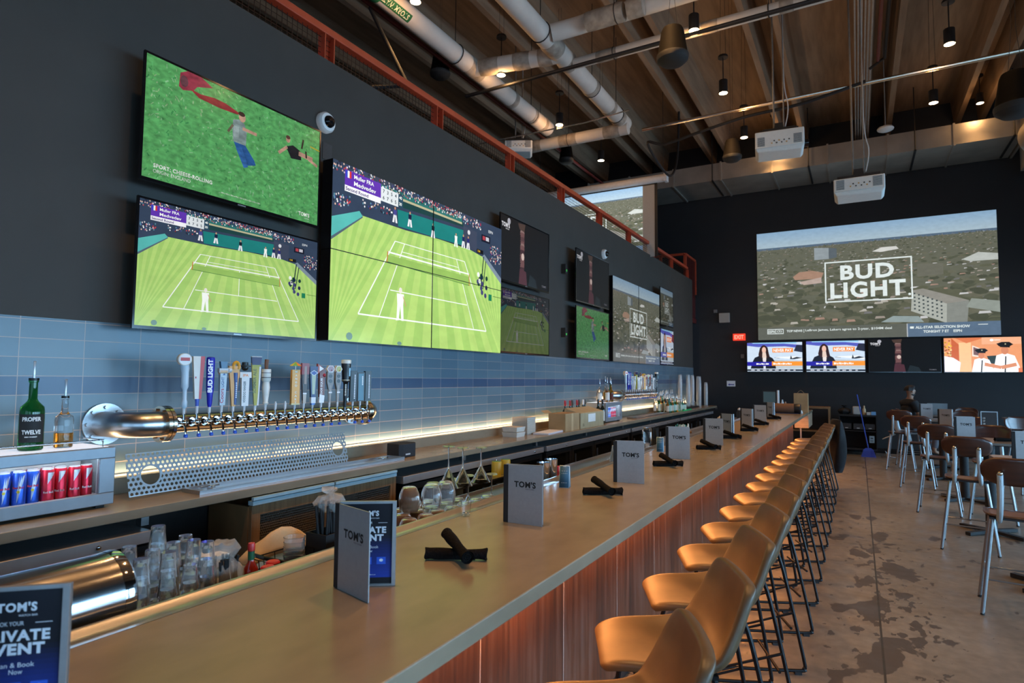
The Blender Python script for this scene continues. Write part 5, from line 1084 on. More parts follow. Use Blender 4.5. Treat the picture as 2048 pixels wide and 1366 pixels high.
# bottles and green tray by the cup towers
for i in range(26):
    x = -3.30 - .085 * (i % 4); y = 11.98 + .115 * (i // 4); c = i % 6
    g = [M['amber'], M['glass'], M['gg'], M['glass'], M['teal'], M['dkglass']][c]
    bottle('%s spirit bottle crowded on the counter by the green tray, %s' % (['amber', 'clear', 'green', 'pale labelled', 'teal', 'dark'][c], ['front row', 'second row', 'third row', 'back row'][i % 4] + ' ' + ORD[i // 4]), (x, y, ZB), g, [(.6, .55, .45), None, (.65, .7, .6), (.75, .74, .7), (.3, .55, .5), (.5, .4, .3)][c], .27 + .03 * ((i * 7) % 4), .0335, pour=i % 3 != 2, capcol=(.6, .6, .6))
o = MB().prism([(-.17, -.35), (.17, -.35), (.17, .35), (-.17, .35)], .008, (.02, .5, .16)).box((.16, -.35, .008), (.17, .35, .03), (.02, .5, .16)).box((-.17, -.35, .008), (-.16, .35, .03), (.02, .5, .16)).build('serving_tray', M['shiny']); o.location = (-3.37, 13.2, ZB); tag(o, 'bright green serving tray at the end of the bottles', 'tray')
for i in range(9):
    bottle('small teal and clear bottle standing on the green tray, %s' % ORD[i], (-3.45 + .08 * (i % 3), 12.98 + .17 * (i // 3), ZB + .0085), M['teal'] if i % 2 else M['glass'], (.55, .7, .62), .22, .033, pour=i % 2 == 0, capcol=(.5, .5, .5))
# towers of clear cups
M['clearp'] = mat('clear_plastic', (.82, .88, .92), .08, trans=.6, ior=1.2, alpha=.55)
def cup_tower(n, h=.155, r0=.036, r1=.048, step=.017):
    t = thing('cup_tower', 'x', 'stack of cups', group='tall towers of clear plastic cups')
    for k in range(n):
        z = k * step; MB().lathe([(.001, z + h), (r0 * .98, z + h), (r0, z + h - .002), (r1, z + .004), (r1 + .002, z)], n=16, col=(1, 1, 1)).build('plastic_cup', M['clearp'], t)
    return t
c0 = cup_tower(36); base = None
for i, (x, y) in enumerate([(-3.55, 13.95), (-3.5, 14.5), (-3.52, 15.0), (-3.42, 15.3), (-3.52, 15.62), (-3.4, 15.95)]):
    o = c0 if i == 0 else dup(c0); o.location = (x, y, ZB + (.03 if i in (0, 1, 2) else 0)); o['label'] = 'tall tower of stacked clear plastic cups at the counter end, %s from the left' % ORD[i]
    if i == 5: o.scale = (1, 1, .8)
o = MB().box((-3.62, 13.78, ZB), (-3.36, 14.7, ZB + .03), (.015, .015, .015)).box((-3.62, 14.78, ZB), (-3.4, 15.2, ZB + .03), (.015, .015, .015)).build('bar_mat', M['matte']); tag(o, 'black rubber bar mat under the first cup towers', 'bar mat')
# ================================================================== CRATES, BOXES AND OTHER THINGS ON THE BACK COUNTER
M['card'] = mat('brown_cardboard', (.36, .24, .12), .8, noise=.12, scale=7); M['plywood'] = mat('pale_crate_wood', (.36, .30, .18), .7, noise=.2, scale=5, stretch=(1, 8, 1))
t = thing('cardboard_box', 'small brown cardboard box left of the pale wine crate on the back counter', 'box', (-3.46, 6.98, ZB)); MB().box((0, 0, 0), (.24, .44, .225)).build('carton', M['card'], t, bevel=.003); MB().box((.241, .18, .0), (.242, .24, .225), (.5, .36, .2)).build('packing_tape', M['matte'], t); MB().bar((0, 0, .227), (-.06, .0, .26), .2, .003, (.3, .2, .1)).build('flap', M['card'], t)
t = thing('wine_crate', 'pale wooden wine crate with a white paper label on the back counter', 'crate', (-3.46, 7.46, ZB)); MB().add([(0, 0, 0), (.24, 0, 0), (.24, .84, 0), (0, .84, 0), (0, 0, .27), (.24, 0, .21), (.24, .84, .21), (0, .84, .27)], [(0, 3, 2, 1), (0, 1, 5, 4), (1, 2, 6, 5), (2, 3, 7, 6), (3, 0, 4, 7), (4, 5, 6, 7)], smooth=False).build('crate_body', M['plywood'], t, bevel=.004)
MB().box((.241, .26, .08), (.243, .52, .19), (.72, .74, .74)).build('paper_label', M['matte'], t); MB().box((.2405, .08, .03), (.2415, .10, .07), (.15, .12, .06)).box((.2405, .12, .03), (.2415, .13, .06), (.15, .12, .06)).build('stencil', M['matte'], t)
for k in range(14):
    o = MB().add([(-.1, -.1, 0), (.1, -.1, 0), (.1, .1, 0), (-.1, .1, 0), (-.085, -.085, -.0)] + [(-.11, -.11, .03), (.11, -.11, .03), (.11, .11, .03), (-.11, .11, .03)], [(3, 2, 1, 0), (0, 1, 6, 5), (1, 2, 7, 6), (2, 3, 8, 7), (3, 0, 5, 8), (5, 6, 7, 8)], (.62, .58, .52), False).build('takeout_box', M['matte']) if k == 0 else bx0.copy()
    if k == 0: bx0 = o
    else: COL.objects.link(o)
    o.location = (-3.53, 6.45, ZB + .0145 * k); o.scale = (1, 1, .45); tag(o, 'nested white takeout box in the taller stack on the back counter', 'takeout box', 'tall stack of nested takeout boxes')
for k in range(2):
    o = bx0.copy(); COL.objects.link(o); o.location = (-3.46, 6.08, ZB + .06 * k); o.scale = (.9, .9, 1.8); tag(o, 'pale grey takeout box left of the tall stack, %s one' % ['lower', 'upper'][k], 'takeout box', 'two grey takeout boxes')
t = thing('paper_stack', 'flat stack of white papers in a clear sleeve in front of the crates', 'papers', (-3.33, 6.75, ZB), .1); MB().box((-.1, -.3, 0), (.1, .3, .018), (.6, .62, .7)).box((-.09, -.28, .018), (.095, .29, .022), (.72, .74, .82)).build('sheets', M['matte'], t, bevel=.002)
t = thing('square_caddy', 'black box-shaped caddy on the counter right of the drip tray', 'box', (-3.47, 3.93, ZB)); MB().prism([(0, 0), (.13, 0), (.155, .03), (.155, .19), (.13, .22), (0, .22), (-.02, .11)], .115, (.012, .014, .018)).build('caddy_body', M['matte'], t, bevel=.006); MB().box((.156, .06, .02), (.157, .12, .032), (.5, .52, .55)).build('label_tag', M['matte'], t)
for y0, w_, lab in ((8.0, .1, 'white'),):
    pass

# ================================================================== BEHIND THE FRONT BAR
ZS = .9305
def shot(label=None):
    t = MB().lathe([(.001, .078), (.021, .078), (.022, .07), (.022, .06), (.028, .002), (.0285, 0), (.0265, 0), (.0255, .004), (.020, .058), (.001, .06)], n=20).build('shot_glass', M['barglass']); return t
s0 = shot(); n = 0
for i, (x, y, hgt) in enumerate([(-2.02, .965, 4), (-2.10, 1.13, 4), (-2.06, 1.20, 5), (-1.93, 1.075, 4), (-2.00, 1.15, 4), (-1.93, 1.16, 4), (-2.03, 1.235, 4), (-1.93, 1.235, 3), (-2.0, 1.29, 4), (-2.08, 1.31, 4), (-1.94, 1.30, 4)]):
    for k in range(hgt):
        o = s0 if n == 0 else s0.copy()
        if n: COL.objects.link(o)
        n += 1; o.location = (x, y, ZS + .058 * k); o.rotation_euler = (0, 0, random.random() * 6)
        tag(o, 'clear glass upside down in the crowd of stacked shot glasses beside the steel cylinder', 'shot glass', 'stacked shot glasses behind the bar')
t = thing('steel_cylinder', 'large brushed stainless steel cylinder lying behind the near end of the bar', 'cylinder', (-1.975, -.25, 1.092))
MB().lathe([(.001, 0), (.118, 0), (.12, .02), (.12, 1.22), (.122, 1.24), (.122, 1.275), (.112, 1.285), (.001, 1.285)], axis='y', n=40).build('drum', mat('polished_drum', (.68, .68, .70), .16, 1, noise=.05, scale=4, stretch=(1, .05, 3)), t)
MB().lathe([(.123, 1.245), (.1245, 1.26), (.123, 1.275)], axis='y', n=40).build('end_rim', M['chrome'], t)
MB().box((-.07, .1, -.1615), (.07, .2, -.11)).box((-.07, 1.0, -.1615), (.07, 1.1, -.11)).build('support_foot', M['rubber'], t)
# bag of black straws
def crumple(name, label, cat, c, s, seed, m, rings=9):
    random.seed(seed); b = MB(); R = []
    for j in range(rings):
        f = j / (rings - 1); k = (math.sin(PI * min(1, f * 1.1 + .12)) ** .5) if f < .85 else .5 + .5 * (1 - f) * 3
        R.append([(s[0] * k * math.cos(a) * random.uniform(.78, 1.1), s[1] * k * math.sin(a) * random.uniform(.78, 1.1), s[2] * f + random.uniform(-.01, .01)) for a in [2 * PI * q / 18 for q in range(18)]])
    b.rings(R); o = b.build(name, m, sharp=25); o.location = c; tag(o, label, cat); return o
M['film'] = mat('crinkled_film', (.80, .80, .78), .12, trans=.35, ior=1.1, alpha=.34, bump=.5, scale=30)
crumple('plastic_bag', 'crinkled clear plastic bag of black straws between the shot glasses and red sauce', 'bag', (-1.97, 1.385, ZS), (.065, .085, .225), 3, M['film'])
n = 0
for i in range(22):
    a = MB().cyl((0, 0, 0), (0, 0, .17), .0045, n=7).build('drinking_straw', M['rubber']) if n == 0 else sb0.copy()
    if n == 0: sb0 = a
    else: COL.objects.link(a)
    n += 1; a.location = (-1.97 + random.uniform(-.035, .035), 1.385 + random.uniform(-.06, .06), ZS + .005); a.rotation_euler = (random.uniform(-.2, .2), random.uniform(-.15, .15), 0)
    tag(a, 'black drinking straw inside the crinkled plastic bag', 'straw', 'black straws in the plastic bag')
o = MB().box((-.03, -.04, .0), (.03, .04, .14), (.75, .72, .62)).box((.031, -.03, .05), (.032, .03, .12), (.85, .85, .85)).box((.0325, -.02, .06), (.033, .02, .10), (.2, .3, .2)).build('paper_packet', M['matte'], bevel=.004); o.location = (-2.13, 1.46, ZS + .0); tag(o, 'pale carton packet standing behind the bag of straws', 'packet')
# red pepper sauce bottle and two dark bottles with red caps
t = thing('hot_sauce_bottle', 'red hot sauce bottle with a green neck band and red cap behind the bar', 'sauce bottle', (-1.94, 1.475, ZS), -.7)
MB().lathe([(.001, .002), (.026, 0), (.027, .01), (.027, .10), (.024, .118), (.012, .14), (.0105, .16), (.0105, .185), (.001, .185)], n=22, col=(1, 1, 1)).build('glass_body', mat('red_sauce', (.42, .03, .012), .1, trans=.3), t)
MB().lathe([(.0115, .145), (.0115, .178)], n=18, col=(.01, .10, .04)).build('neck_band', M['shiny'], t); MB().lathe([(.0125, .18), (.013, .2), (.011, .207), (.001, .207)], n=16, col=(.55, .015, .015)).build('cap', M['shiny'], t)
MB().lathe([(.0275, .02), (.0275, .09)], n=22, col=(.02, .02, .02)).add([(.0278, -.016, .03), (.0278, .016, .03), (.0278, .012, .07), (.0278, -.012, .07)], [(0, 1, 2, 3)], (.6, .45, .4), False).build('paper_label', M['matte'], t)
for i, (x, y) in enumerate([(-1.92, 1.555), (-1.885, 1.505)]):
    t = thing('sauce_bottle', 'small dark bottle with a red cap %s' % ['beside the wire basket', 'in front, nearest the steel rail'][i], 'sauce bottle', (x, y, ZS))
    MB().lathe([(.001, 0), (.024, 0), (.025, .005), (.025, .09), (.023, .1)], n=18).build('glass_body', M['dkglass'], t); MB().lathe([(.0255, .098), (.026, .12), (.022, .125), (.001, .122)], n=18, col=(.5, .012, .02)).build('cap', M['shiny'], t)
# wire basket with stacked glass cups and a cloth
t = thing('wire_basket', 'black wire basket behind the bar holding stacked glass bowls', 'basket', (-1.99, 1.70, ZS + .0))
b = MB()
for z, s_ in ((.004, .9), (.05, .95), (.10, 1.0)): b.tube([(.10 * s_ * a, .115 * s_ * c, z) for a, c in ((-1, -1), (1, -1), (1, 1), (-1, 1))], .0026, 6, closed=True)
for k in range(-2, 3):
    for s_ in (-1, 1): b.tube([(.045 * k, s_ * .103, .004), (.05 * k, s_ * .115, .10)], .0018, 5).tube([(s_ * .09, .048 * k, .004), (s_ * .10, .055 * k, .10)], .0018, 5)
    b.tube([(-.09, .05 * k, .004), (.09, .05 * k, .004)], .0018, 5)
b.tube([(-.1, -.1, .11), (.02, -.14, .125), (.1, -.1, .11)], .008, 8); b.build('wire_frame', M['iron'], t)
for k in range(7):
    o = MB().lathe([(.001, .004), (.034, .0), (.036, .004), (.042, .055), (.040, .056), (.033, .008), (.001, .008)], n=22).build('glass_bowl', M['barglass']) if k == 0 else gb0.copy()
    if k == 0: gb0 = o
    else: COL.objects.link(o)
    o.location = (-1.975, 1.70, ZS + .012 + .018 * k); tag(o, 'clear ribbed glass bowl nested in the stack inside the wire basket', 'glass bowl', 'nested glass bowls in the wire basket')
random.seed(11); b = MB(); V = []
for i in range(13):
    for j in range(9): u, v = i / 12 - .5, j / 8 - .5; V.append((u * .10 + .02 * math.sin(5 * v), v * .34, .155 * math.exp(-(u * u * 3 + v * v * 4)) + .012 * math.sin(9 * u + 4 * v) + .02))
b.add(V, [(i * 9 + j, (i + 1) * 9 + j, (i + 1) * 9 + j + 1, i * 9 + j + 1) for i in range(12) for j in range(8)]); o = b.build('cleaning_cloth', mat('cream_cloth', (.62, .45, .26), .9, noise=.1, bump=.2)); sd = o.modifiers.new('thickness', 'SOLIDIFY'); sd.thickness = .006
o.location = (-2.16, 1.78, ZS - .005); tag(o, 'crumpled cream bar cloth behind the wire basket', 'cloth')
# caddy with wrapped straws
def straw_caddy(name, label, loc, m, n, wrapped, h=.16, s=.06):
    t = thing(name, label, 'straw caddy', loc); MB().box((-s, -s, 0), (s, s, .006)).box((-s, -s, .006), (-s + .005, s, h)).box((s - .005, -s, .006), (s, s, h)).box((-s + .005, -s, .006), (s - .005, -s + .005, h)).box((-s + .005, s - .005, .006), (s - .005, s, h)).build('holder', m, t)
    st = None
    for i in range(n):
        if st is None: st = MB().cyl((0, 0, 0), (0, 0, .27), .0048, n=7).build('drinking_straw', M['rubber']); o = st
        else: o = st.copy(); COL.objects.link(o)
        o.location = (loc[0] + random.uniform(-s * .7, s * .7), loc[1] + random.uniform(-s * .7, s * .7), loc[2] + .008); o.rotation_euler = (random.uniform(-.10, .10), random.uniform(-.08, .08), 0)
        tag(o, 'black drinking straw standing in the %s' % wrapped, 'straw', 'black straws in the ' + wrapped)
    return t
random.seed(5); straw_caddy('straw_caddy', 'square black caddy of black straws beside the open menu folder', (-1.98, 1.875, ZS), M['rubber'], 30, 'near black caddy')
crumple('plastic_wrap', 'torn clear wrapping around the tops of the near black straws', 'wrapping', (-1.98, 1.885, ZS + .245), (.065, .075, .09), 8, M['film'], 6)
straw_caddy('straw_caddy', 'black caddy of dark straws behind the third menu folder', (-1.96, 6.62, ZS), M['rubber'], 26, 'far black caddy')
# round glass jars upside down
M['smoke'] = mat('smoked_glass', (.42, .27, .18), .06, trans=.75, ior=1.25)
def jar(m): return MB().lathe([(.001, .088), (.026, .088), (.032, .084), (.043, .062), (.047, .04), (.044, .012), (.038, 0), (.036, .0), (.042, .014), (.044, .04), (.040, .06), (.030, .08), (.001, .082)], n=22).build('rocks_glass', m)
ja, jb = jar(M['smoke']), jar(M['barglass']); ua = ub = 0; jars = [(-1.93, 2.30, 0, 1), (-1.92, 2.42, 0, 1), (-1.93, 2.53, 0, 1), (-2.02, 2.36, 0, 1), (-2.03, 2.48, 0, 1), (-2.02, 2.60, 0, 0), (-1.92, 2.65, 0, 0), (-1.92, 2.77, 0, 0), (-2.02, 2.72, 0, 0), (-2.02, 2.84, 0, 0), (-1.92, 2.89, 0, 0), (-2.12, 2.44, 0, 1), (-2.13, 2.57, 0, 0), (-2.13, 2.70, 0, 0), (-2.03, 2.42, 1, 1), (-1.975, 2.66, 1, 0), (-1.98, 2.54, 1, 0), (-1.92, 3.01, 0, 0)]
for x, y, up, dark in jars:
    s_ = ja if dark else jb
    if (ua if dark else ub): o = s_.copy(); COL.objects.link(o)
    else: o = s_
    if dark: ua += 1
    else: ub += 1
    o.scale = (1.2, 1.2, 1.4); o.location = (x, y + .06, ZS + .125 * up); tag(o, ('smoked brown' if dark else 'clear') + ' rounded glass upside down among the glasses below the martini glasses', 'glass', ('smoked' if dark else 'clear') + ' rounded glasses behind the bar')
# martini glasses upside down in two tiers
def martini(): 
    return MB().lathe([(.034, .197), (.035, .2), (.033, .202), (.006, .196), (.0035, .185), (.0035, .105), (.006, .095), (.055, .004), (.058, .0), (.057, .0), (.052, .006), (.004, .09), (.001, .092)], n=28).lathe([(.034, .197), (.006, .193), (.001, .193)], n=28).build('martini_glass', M['glass'])
g0 = martini()
for i, (x, y, z) in enumerate([(-1.985, 2.76, 1.1345), (-1.965, 2.87, 1.1345), (-1.945, 3.03, 1.1345)]):
    o = g0 if i == 0 else g0.copy()
    if i: COL.objects.link(o)
    o.location = (x, y, z); o.scale = (1, 1, [1.15, 1.06, 1][i]); tag(o, 'martini glass upside down on top, %s of the upper three' % ['left', 'middle', 'right'][i], 'martini glass', 'upper martini glasses')
for i, (x, y) in enumerate([(-2.06, 2.72), (-2.05, 2.88), (-2.04, 3.04), (-1.95, 3.16)]):
    o = g0.copy(); COL.objects.link(o); o.location = (x, y, ZS + .002); tag(o, 'martini glass upside down in the lower tier, %s from the left' % ORD[i], 'martini glass', 'lower martini glasses')
o = MB().lathe([(.001, .008), (.017, .006), (.018, .0), (.0185, .0), (.027, .068), (.0255, .068), (.019, .012), (.001, .012)], n=22).build('shot_glass', M['glass']); o.location = (-1.69, 2.50, ZB); tag(o, 'single clear shot glass standing upright on the bar edge beside the jars', 'shot glass')
# cocktail shakers, tent cards, carafe, small things further along the bar
def shaker(i, x, y, h, r): 
    o = MB().lathe([(.001, .003), (r * .74, 0), (r * .76, .004), (r, h - .004), (r * 1.02, h), (r * .96, h), (r * .72, .01), (.001, .01)], n=28).build('cocktail_shaker', M['chrome']); o.location = (x, y, ZS); tag(o, 'tall polished steel shaker tin behind the bar, %s of two' % ['left', 'right'][i], 'shaker', 'pair of steel shaker tins')
shaker(0, -1.905, 3.77, .235, .045); shaker(1, -1.90, 3.88, .245, .045)
o = MB().lathe([(.001, 0), (.02, 0), (.022, .07), (.012, .085), (.012, .1, (.5, .02, .03)), (.014, .102, (.5, .02, .03)), (.012, .14, (.5, .02, .03)), (.001, .145, (.5, .02, .03))], n=16, col=(.4, .05, .05)).build('squeeze_bottle', M['shiny']); o.location = (-1.93, 4.06, ZS + .03); tag(o, 'small bottle with a red and white top behind the steel shakers', 'bottle')
def tent(x, y, rz, lab):
    t = thing('tent_card', lab, 'table card', (x, y, ZB), rz)
    b = MB(); b.add([(-.032, -.025, 0), (.032, -.025, 0), (.032, 0, .135), (-.032, 0, .135), (-.032, .03, 0), (.032, .03, 0)], [(0, 1, 2, 3), (3, 2, 5, 4)], (.40, .52, .60), False).add([(-.029, -.0257, .003), (.029, -.0257, .003), (.029, -.0012, .131), (-.029, -.0012, .131)], [(0, 1, 2, 3)], (.03, .11, .19), False).build('card', M['matte'], t).modifiers.new('thickness', 'SOLIDIFY').thickness = .001
    nrm = Vector((0, .025, .135)).normalized(); O = lambda z: (0, -.0270 + .025 * z / .135, z); b = MB()
    for s_, z, h, w_ in (("TOM'S", .125, .009, .02), ('- - -', .10, .002, .036), ('- - - -', .085, .002, .036), ('- - - -', .03, .002, .035)): b.text(s_, O(z), (1, 0, 0), nrm, h, (.6, .7, .75), bold=.03, width=w_)
    b.build('card_lettering', M['matte'], t); return t
tent(-1.60, 3.46, .25, 'small blue folded table card in front of the steel shakers'); tent(-1.62, 5.62, .2, 'small blue folded table card in front of the pink paper'); tent(-1.735, 4.72, 1.2, 'thin blue table card seen edge-on left of the second plain menu folder')
o = MB().box((-.0, -.12, 0), (.004, .12, .17), (.55, .47, .42)).box((-.03, -.12, 0), (.03, .12, .003), (.55, .47, .42)).build('paper_stand', M['matte']); o.location = (-1.665, 6.42, ZB); o.rotation_euler = (0, 0, -1.0); tag(o, 'pale pink paper notice leaning by the third menu folder', 'notice')
t = thing('carafe', 'clear ribbed glass carafe upside down behind the second plain menu folder', 'carafe', (-1.95, 6.28, ZS)); MB().lathe([(.001, .30), (.04, .30), (.05, .29), (.052, .15), (.04, .09), (.022, .05), (.020, .0), (.018, 0), (.020, .05), (.048, .15), (.046, .285), (.001, .29)], n=22).build('glass_body', M['glass'], t)
t = thing('straw_box', 'orange open box of white straws behind the fourth menu folder', 'box', (-1.98, 7.9, ZS)); MB().box((-.08, -.14, 0), (.08, .14, .14), (.55, .22, .03)).box((-.08, -.14, .0), (.081, .141, .07), (.20, .05, .01)).build('box_body', M['matte'], t)
b = MB()
for i in range(26): x, y = random.uniform(-.07, .07), random.uniform(-.13, .13); b.cyl((x, y, .10), (x + random.uniform(-.02, .02), y, .22 + random.random() * .02), .005, n=5, col=(.65, .62, .5) if i % 3 else (.1, .4, .3))
b.build('straws', M['matte'], t, stuff=True)
o = MB().lathe([(.001, 0), (.06, 0), (.065, .1), (.06, .1), (.001, .02)], n=20, col=(.35, .33, .3)).lathe([(.03, .1), (.045, .16), (.001, .2)], (.01, .03, 0), 12, (.3, .29, .27)).build('tool_tub', M['matte']); o.location = (-1.97, 10.2, ZS + .03); tag(o, 'grey tub with bar tools behind the fifth menu folder', 'tub')
o = MB().lathe([(.008, 0), (.008, .12), (.05, .16), (.055, .19), (.03, .21), (.001, .215)], n=16, col=(.4, .38, .36)).build('ladle', M['metalc']); o.location = (-1.99, 11.0, ZS); tag(o, 'pale rounded utensil standing up behind the far bar', 'utensil')
o = MB().lathe([(.001, 0), (.05, 0), (.055, .18), (.03, .24), (.001, .25)], n=16, col=(.02, .02, .025)).lathe([(.035, .2), (.03, .26), (.001, .28)], (0, 0, 0), 14, (.6, .6, .62)).build('soap_dispenser', M['shiny']); o.location = (-1.98, 12.2, ZS); tag(o, 'black bottle with a white top behind the far bar', 'bottle')
# far end of the bar: screen, roll, paper bag
t = thing('pos_terminal', 'flat grey-blue point of sale screen at the far end of the bar', 'screen', (-1.62, 13.75, ZB), -.12); MB().box((-.14, -.01, .19), (.13, .015, .44), (.03, .03, .035)).box((-.125, -.012, .205), (.115, -.0095, .425), (.10, .19, .22)).build('display', M['shiny'], t); MB().box((-.07, -.06, 0), (.07, .08, .015), (.05, .05, .05)).box((-.03, .0, .015), (.03, .02, .22), (.05, .05, .05)).build('stand', M['matte'], t); MB().box((.15, -.03, .0), (.18, .03, .46), (.72, .75, .78)).build('white_side_panel', M['matte'], t)
t = thing('fabric_roll', 'large brown roll with a dark round end lying across the far end of the bar', 'roll', (-1.55, 13.45, ZB)); MB().lathe([(.001, 0), (.095, 0), (.1, .01), (.1, .42), (.001, .42)], (0, 0, .1), 32, (.17, .085, .05), axis='x').build('roll_body', M['matte'], t); MB().lathe([(.095, .42), (.1, .43), (.1, .53), (.085, .54), (.001, .54)], (0, 0, .1), 32, (.01, .01, .014), axis='x').build('dark_end', M['shiny'], t); MB().box((-.08, -.12, 0), (.5, .1, .012), (.01, .012, .05)).build('blue_mat', M['matte'], t)
t = thing('paper_bag', 'brown paper carrier bag with handles standing beyond the end of the bar', 'paper bag', (-1.18, 13.95, ZB)); MB().box((0, 0, 0), (.27, .15, .40)).build('bag_body', M['card'], t, bevel=.004); MB().tube([(.06, .0, .39), (.10, .0, .44), (.135, .0, .465), (.17, 0, .44), (.21, 0, .39)], .004, 6, (.35, .24, .12)).build('handle', M['matte'], t)
for i, (x, h) in enumerate([(-1.40, .26), (-1.34, .22)]):
    o = MB().lathe([(.001, 0), (.04, 0), (.042, .15), (.016, h - .03), (.014, h), (.001, h)], n=16, col=(.55, .65, .72) if i == 0 else (.35, .22, .14)).build('spray_bottle', M['shiny']); o.location = (x, 13.95, ZB); tag(o, ['pale blue', 'brown'][i] + ' bottle between the screen and the paper bag at the far bar end', 'bottle')
o = MB().lathe([(.001, 0), (.07, 0), (.075, .02), (.05, .12), (.001, .14)], n=18, col=(.6, .58, .55)).build('paper_cup_lid', M['matte']); o.location = (-1.03, 13.6, ZB); o.scale = (.6, .6, .5); tag(o, 'crumpled white paper beside the brown roll at the bar end', 'paper')
# items in the open cooler shelf seen between martini glasses and first plain menu
for i, (y, c) in enumerate([(5.15, (.02, .30, .42)), (5.27, (.02, .32, .45)), (5.39, (.03, .28, .40)), (5.52, (.5, .36, .03))]):
    o = MB().lathe([(.001, 0), (.045, 0), (.047, .01), (.047, .13), (.04, .14, (.6, .6, .6)), (.001, .142, (.6, .6, .6))], n=18, col=c).build('juice_can', M['shiny']); o.location = (-3.05, y - .29, .5755); tag(o, ['teal', 'bright teal', 'blue-green', 'yellow'][i] + ' can on the low metal shelf behind the bar', 'can')
for i, y in enumerate([5.25, 5.42]):
    o = MB().lathe([(.001, 0), (.05, 0), (.05, .13), (.045, .14, (.1, .3, .2)), (.001, .142, (.1, .3, .2))], n=18, col=(.62, .48, .05)).build('pickle_jar', M['shiny']); o.location = (-3.05, y - .22, .8005); tag(o, 'yellow labelled jar on the upper metal shelf behind the bar, %s one' % ['left', 'right'][i], 'jar')
t = thing('bottle_shelf', 'two level steel shelf of cans and jars seen behind the martini glasses', 'shelf', (-3.12, 4.1, .0)); MB().box((0, 0, .56), (.14, 1.22, .575)).box((0, 0, .785), (.14, 1.22, .80)).build('shelf_board', M['steel'], t)
for y in (0.02, 1.2): MB().box((0, y - .02, 0), (.14, y + .02, .80)).build('shelf_side', M['black'], t)
MB().box((-.02, .06, .6), (-.01, .48, .77), (.4, .46, .46)).build('pale_panel', M['matte'], t)

# ================================================================== DINING SIDE
M['ply'] = mat('dark_red_plywood', (.060, .019, .010), .34, noise=.25, scale=4, stretch=(1, 1, 9), coat=.3)
M['tubes'] = mat('grey_tube_steel', (.34, .35, .36), .3, .9, noise=.05); M['cast'] = mat('pale_cast_bracket', (.42, .47, .50), .42, .35, noise=.06)
def dining_chair():
    t = thing('dining_chair', 'x', 'bar chair', group='wood and steel bar chairs'); n = 11; V = []
    for i in range(n):                                            # moulded seat
        for j in range(n):
            u, v = 2 * i / (n - 1) - 1, 2 * j / (n - 1) - 1
            k = 1 - .10 * max(0, abs(u * v)) ** 2; V.append((.20 * u * k, .20 * v * k, .745 + .012 * abs(u) ** 2 - .02 * max(0, v - .4) - .006))
    o = MB().add(V, [(i * n + j, (i + 1) * n + j, (i + 1) * n + j + 1, i * n + j + 1) for i in range(n - 1) for j in range(n - 1)]).build('seat', M['ply'], t, sharp=0); m_ = o.modifiers.new('thickness', 'SOLIDIFY'); m_.thickness = .014
    V = []; n, q = 17, 9                                            # curved back with round corners
    for i in range(n):
        for j in range(q):
            u, v = 2 * i / (n - 1) - 1, 2 * j / (q - 1) - 1
            w_ = .215 * (1 - .18 * max(0, (v + .1)) ** 4) * (1 - .12 * max(0, -v) ** 3); h = .105 * (1 - .25 * abs(u) ** 5)
            V.append((w_ * u, -.225 + .05 * u * u - .02 * (v), 1.075 + h * v + .012 * u * u))
    o = MB().add(V, [(i * q + j, (i + 1) * q + j, (i + 1) * q + j + 1, i * q + j + 1) for i in range(n - 1) for j in range(q - 1)]).build('backrest', M['ply'], t, sharp=0); m_ = o.modifiers.new('thickness', 'SOLIDIFY'); m_.thickness = .012
    for s_ in (-1, 1):
        b = MB(); P_ = catmull([(s_ * .10, .10, .715), (s_ * .105, -.06, .712), (s_ * .11, -.17, .72), (s_ * .108, -.215, .76), (s_ * .104, -.232, .84), (s_ * .10, -.24, .95), (s_ * .10, -.245, 1.06)], 5)
        N = len(P_); R = []
        for i, p in enumerate(P_):
            f = i / (N - 1); w_ = .036 * (1 - .62 * f) + .016 * math.sin(PI * f); d = Vector(P_[min(i + 1, N - 1)]) - Vector(P_[max(i - 1, 0)]); d.normalize(); nn = Vector((0, -d.z, d.y))
            R.append([tuple(Vector(p) + Vector((1, 0, 0)) * (.020 * math.cos(a)) + nn * (w_ * math.sin(a))) for a in [2 * PI * k / 10 for k in range(10)]])
        b.rings(R).build('back_bracket', M['cast'], t); MB().sphere((s_ * .10, -.252, 1.065), .019, 12).build('bolt_cap', M['brass'], t)
        for f_ in (-1, 1): MB().cyl((s_ * .15, f_ * .15, .715), (s_ * .235, f_ * .235, .012), .0145, n=10).build('leg', M['tubes'], t); MB().cyl((s_ * .235, f_ * .235, 0), (s_ * .232, f_ * .232, .02), .0145, n=10).build('foot_cap', M['rubber'], t)
        MB().cyl((s_ * .198, -.198, .30), (s_ * .198, .198, .30), .007, n=8).build('side_rail', M['tubes'], t)
        MB().cyl((-.203, s_ * .203, .26), (.203, s_ * .203, .26), .007, n=8).build('cross_rail', M['tubes'], t)
    MB().box((-.17, -.17, .708), (.17, .17, .722)).build('seat_plate', M['black'], t)
    return t
ch0 = dining_chair()
chairs = [(1.03, 6.0, -6, 'nearest the camera'), (.985, 7.99, -8, 'second from the camera in the left row'), (.915, 9.97, -8, 'third in the left row'), (.83, 12.1, -8, 'fourth in the left row'), (.70, 14.25, -6, 'farthest in the left row beside the seated person'),
          (.90, 14.75, -85, 'carrying the seated person'), (1.45, 9.75, 170, 'facing the camera behind the second table'), (1.62, 11.95, 172, 'facing the camera behind the third table'), (1.75, 14.3, 175, 'facing the camera near the back wall'), (2.0, 16.0, 178, 'beyond the laptop near the back wall'), (2.3, 12.4, 200, 'turned at the right of the third table'), (1.75, 7.55, 172, 'facing the camera behind the nearest table')]
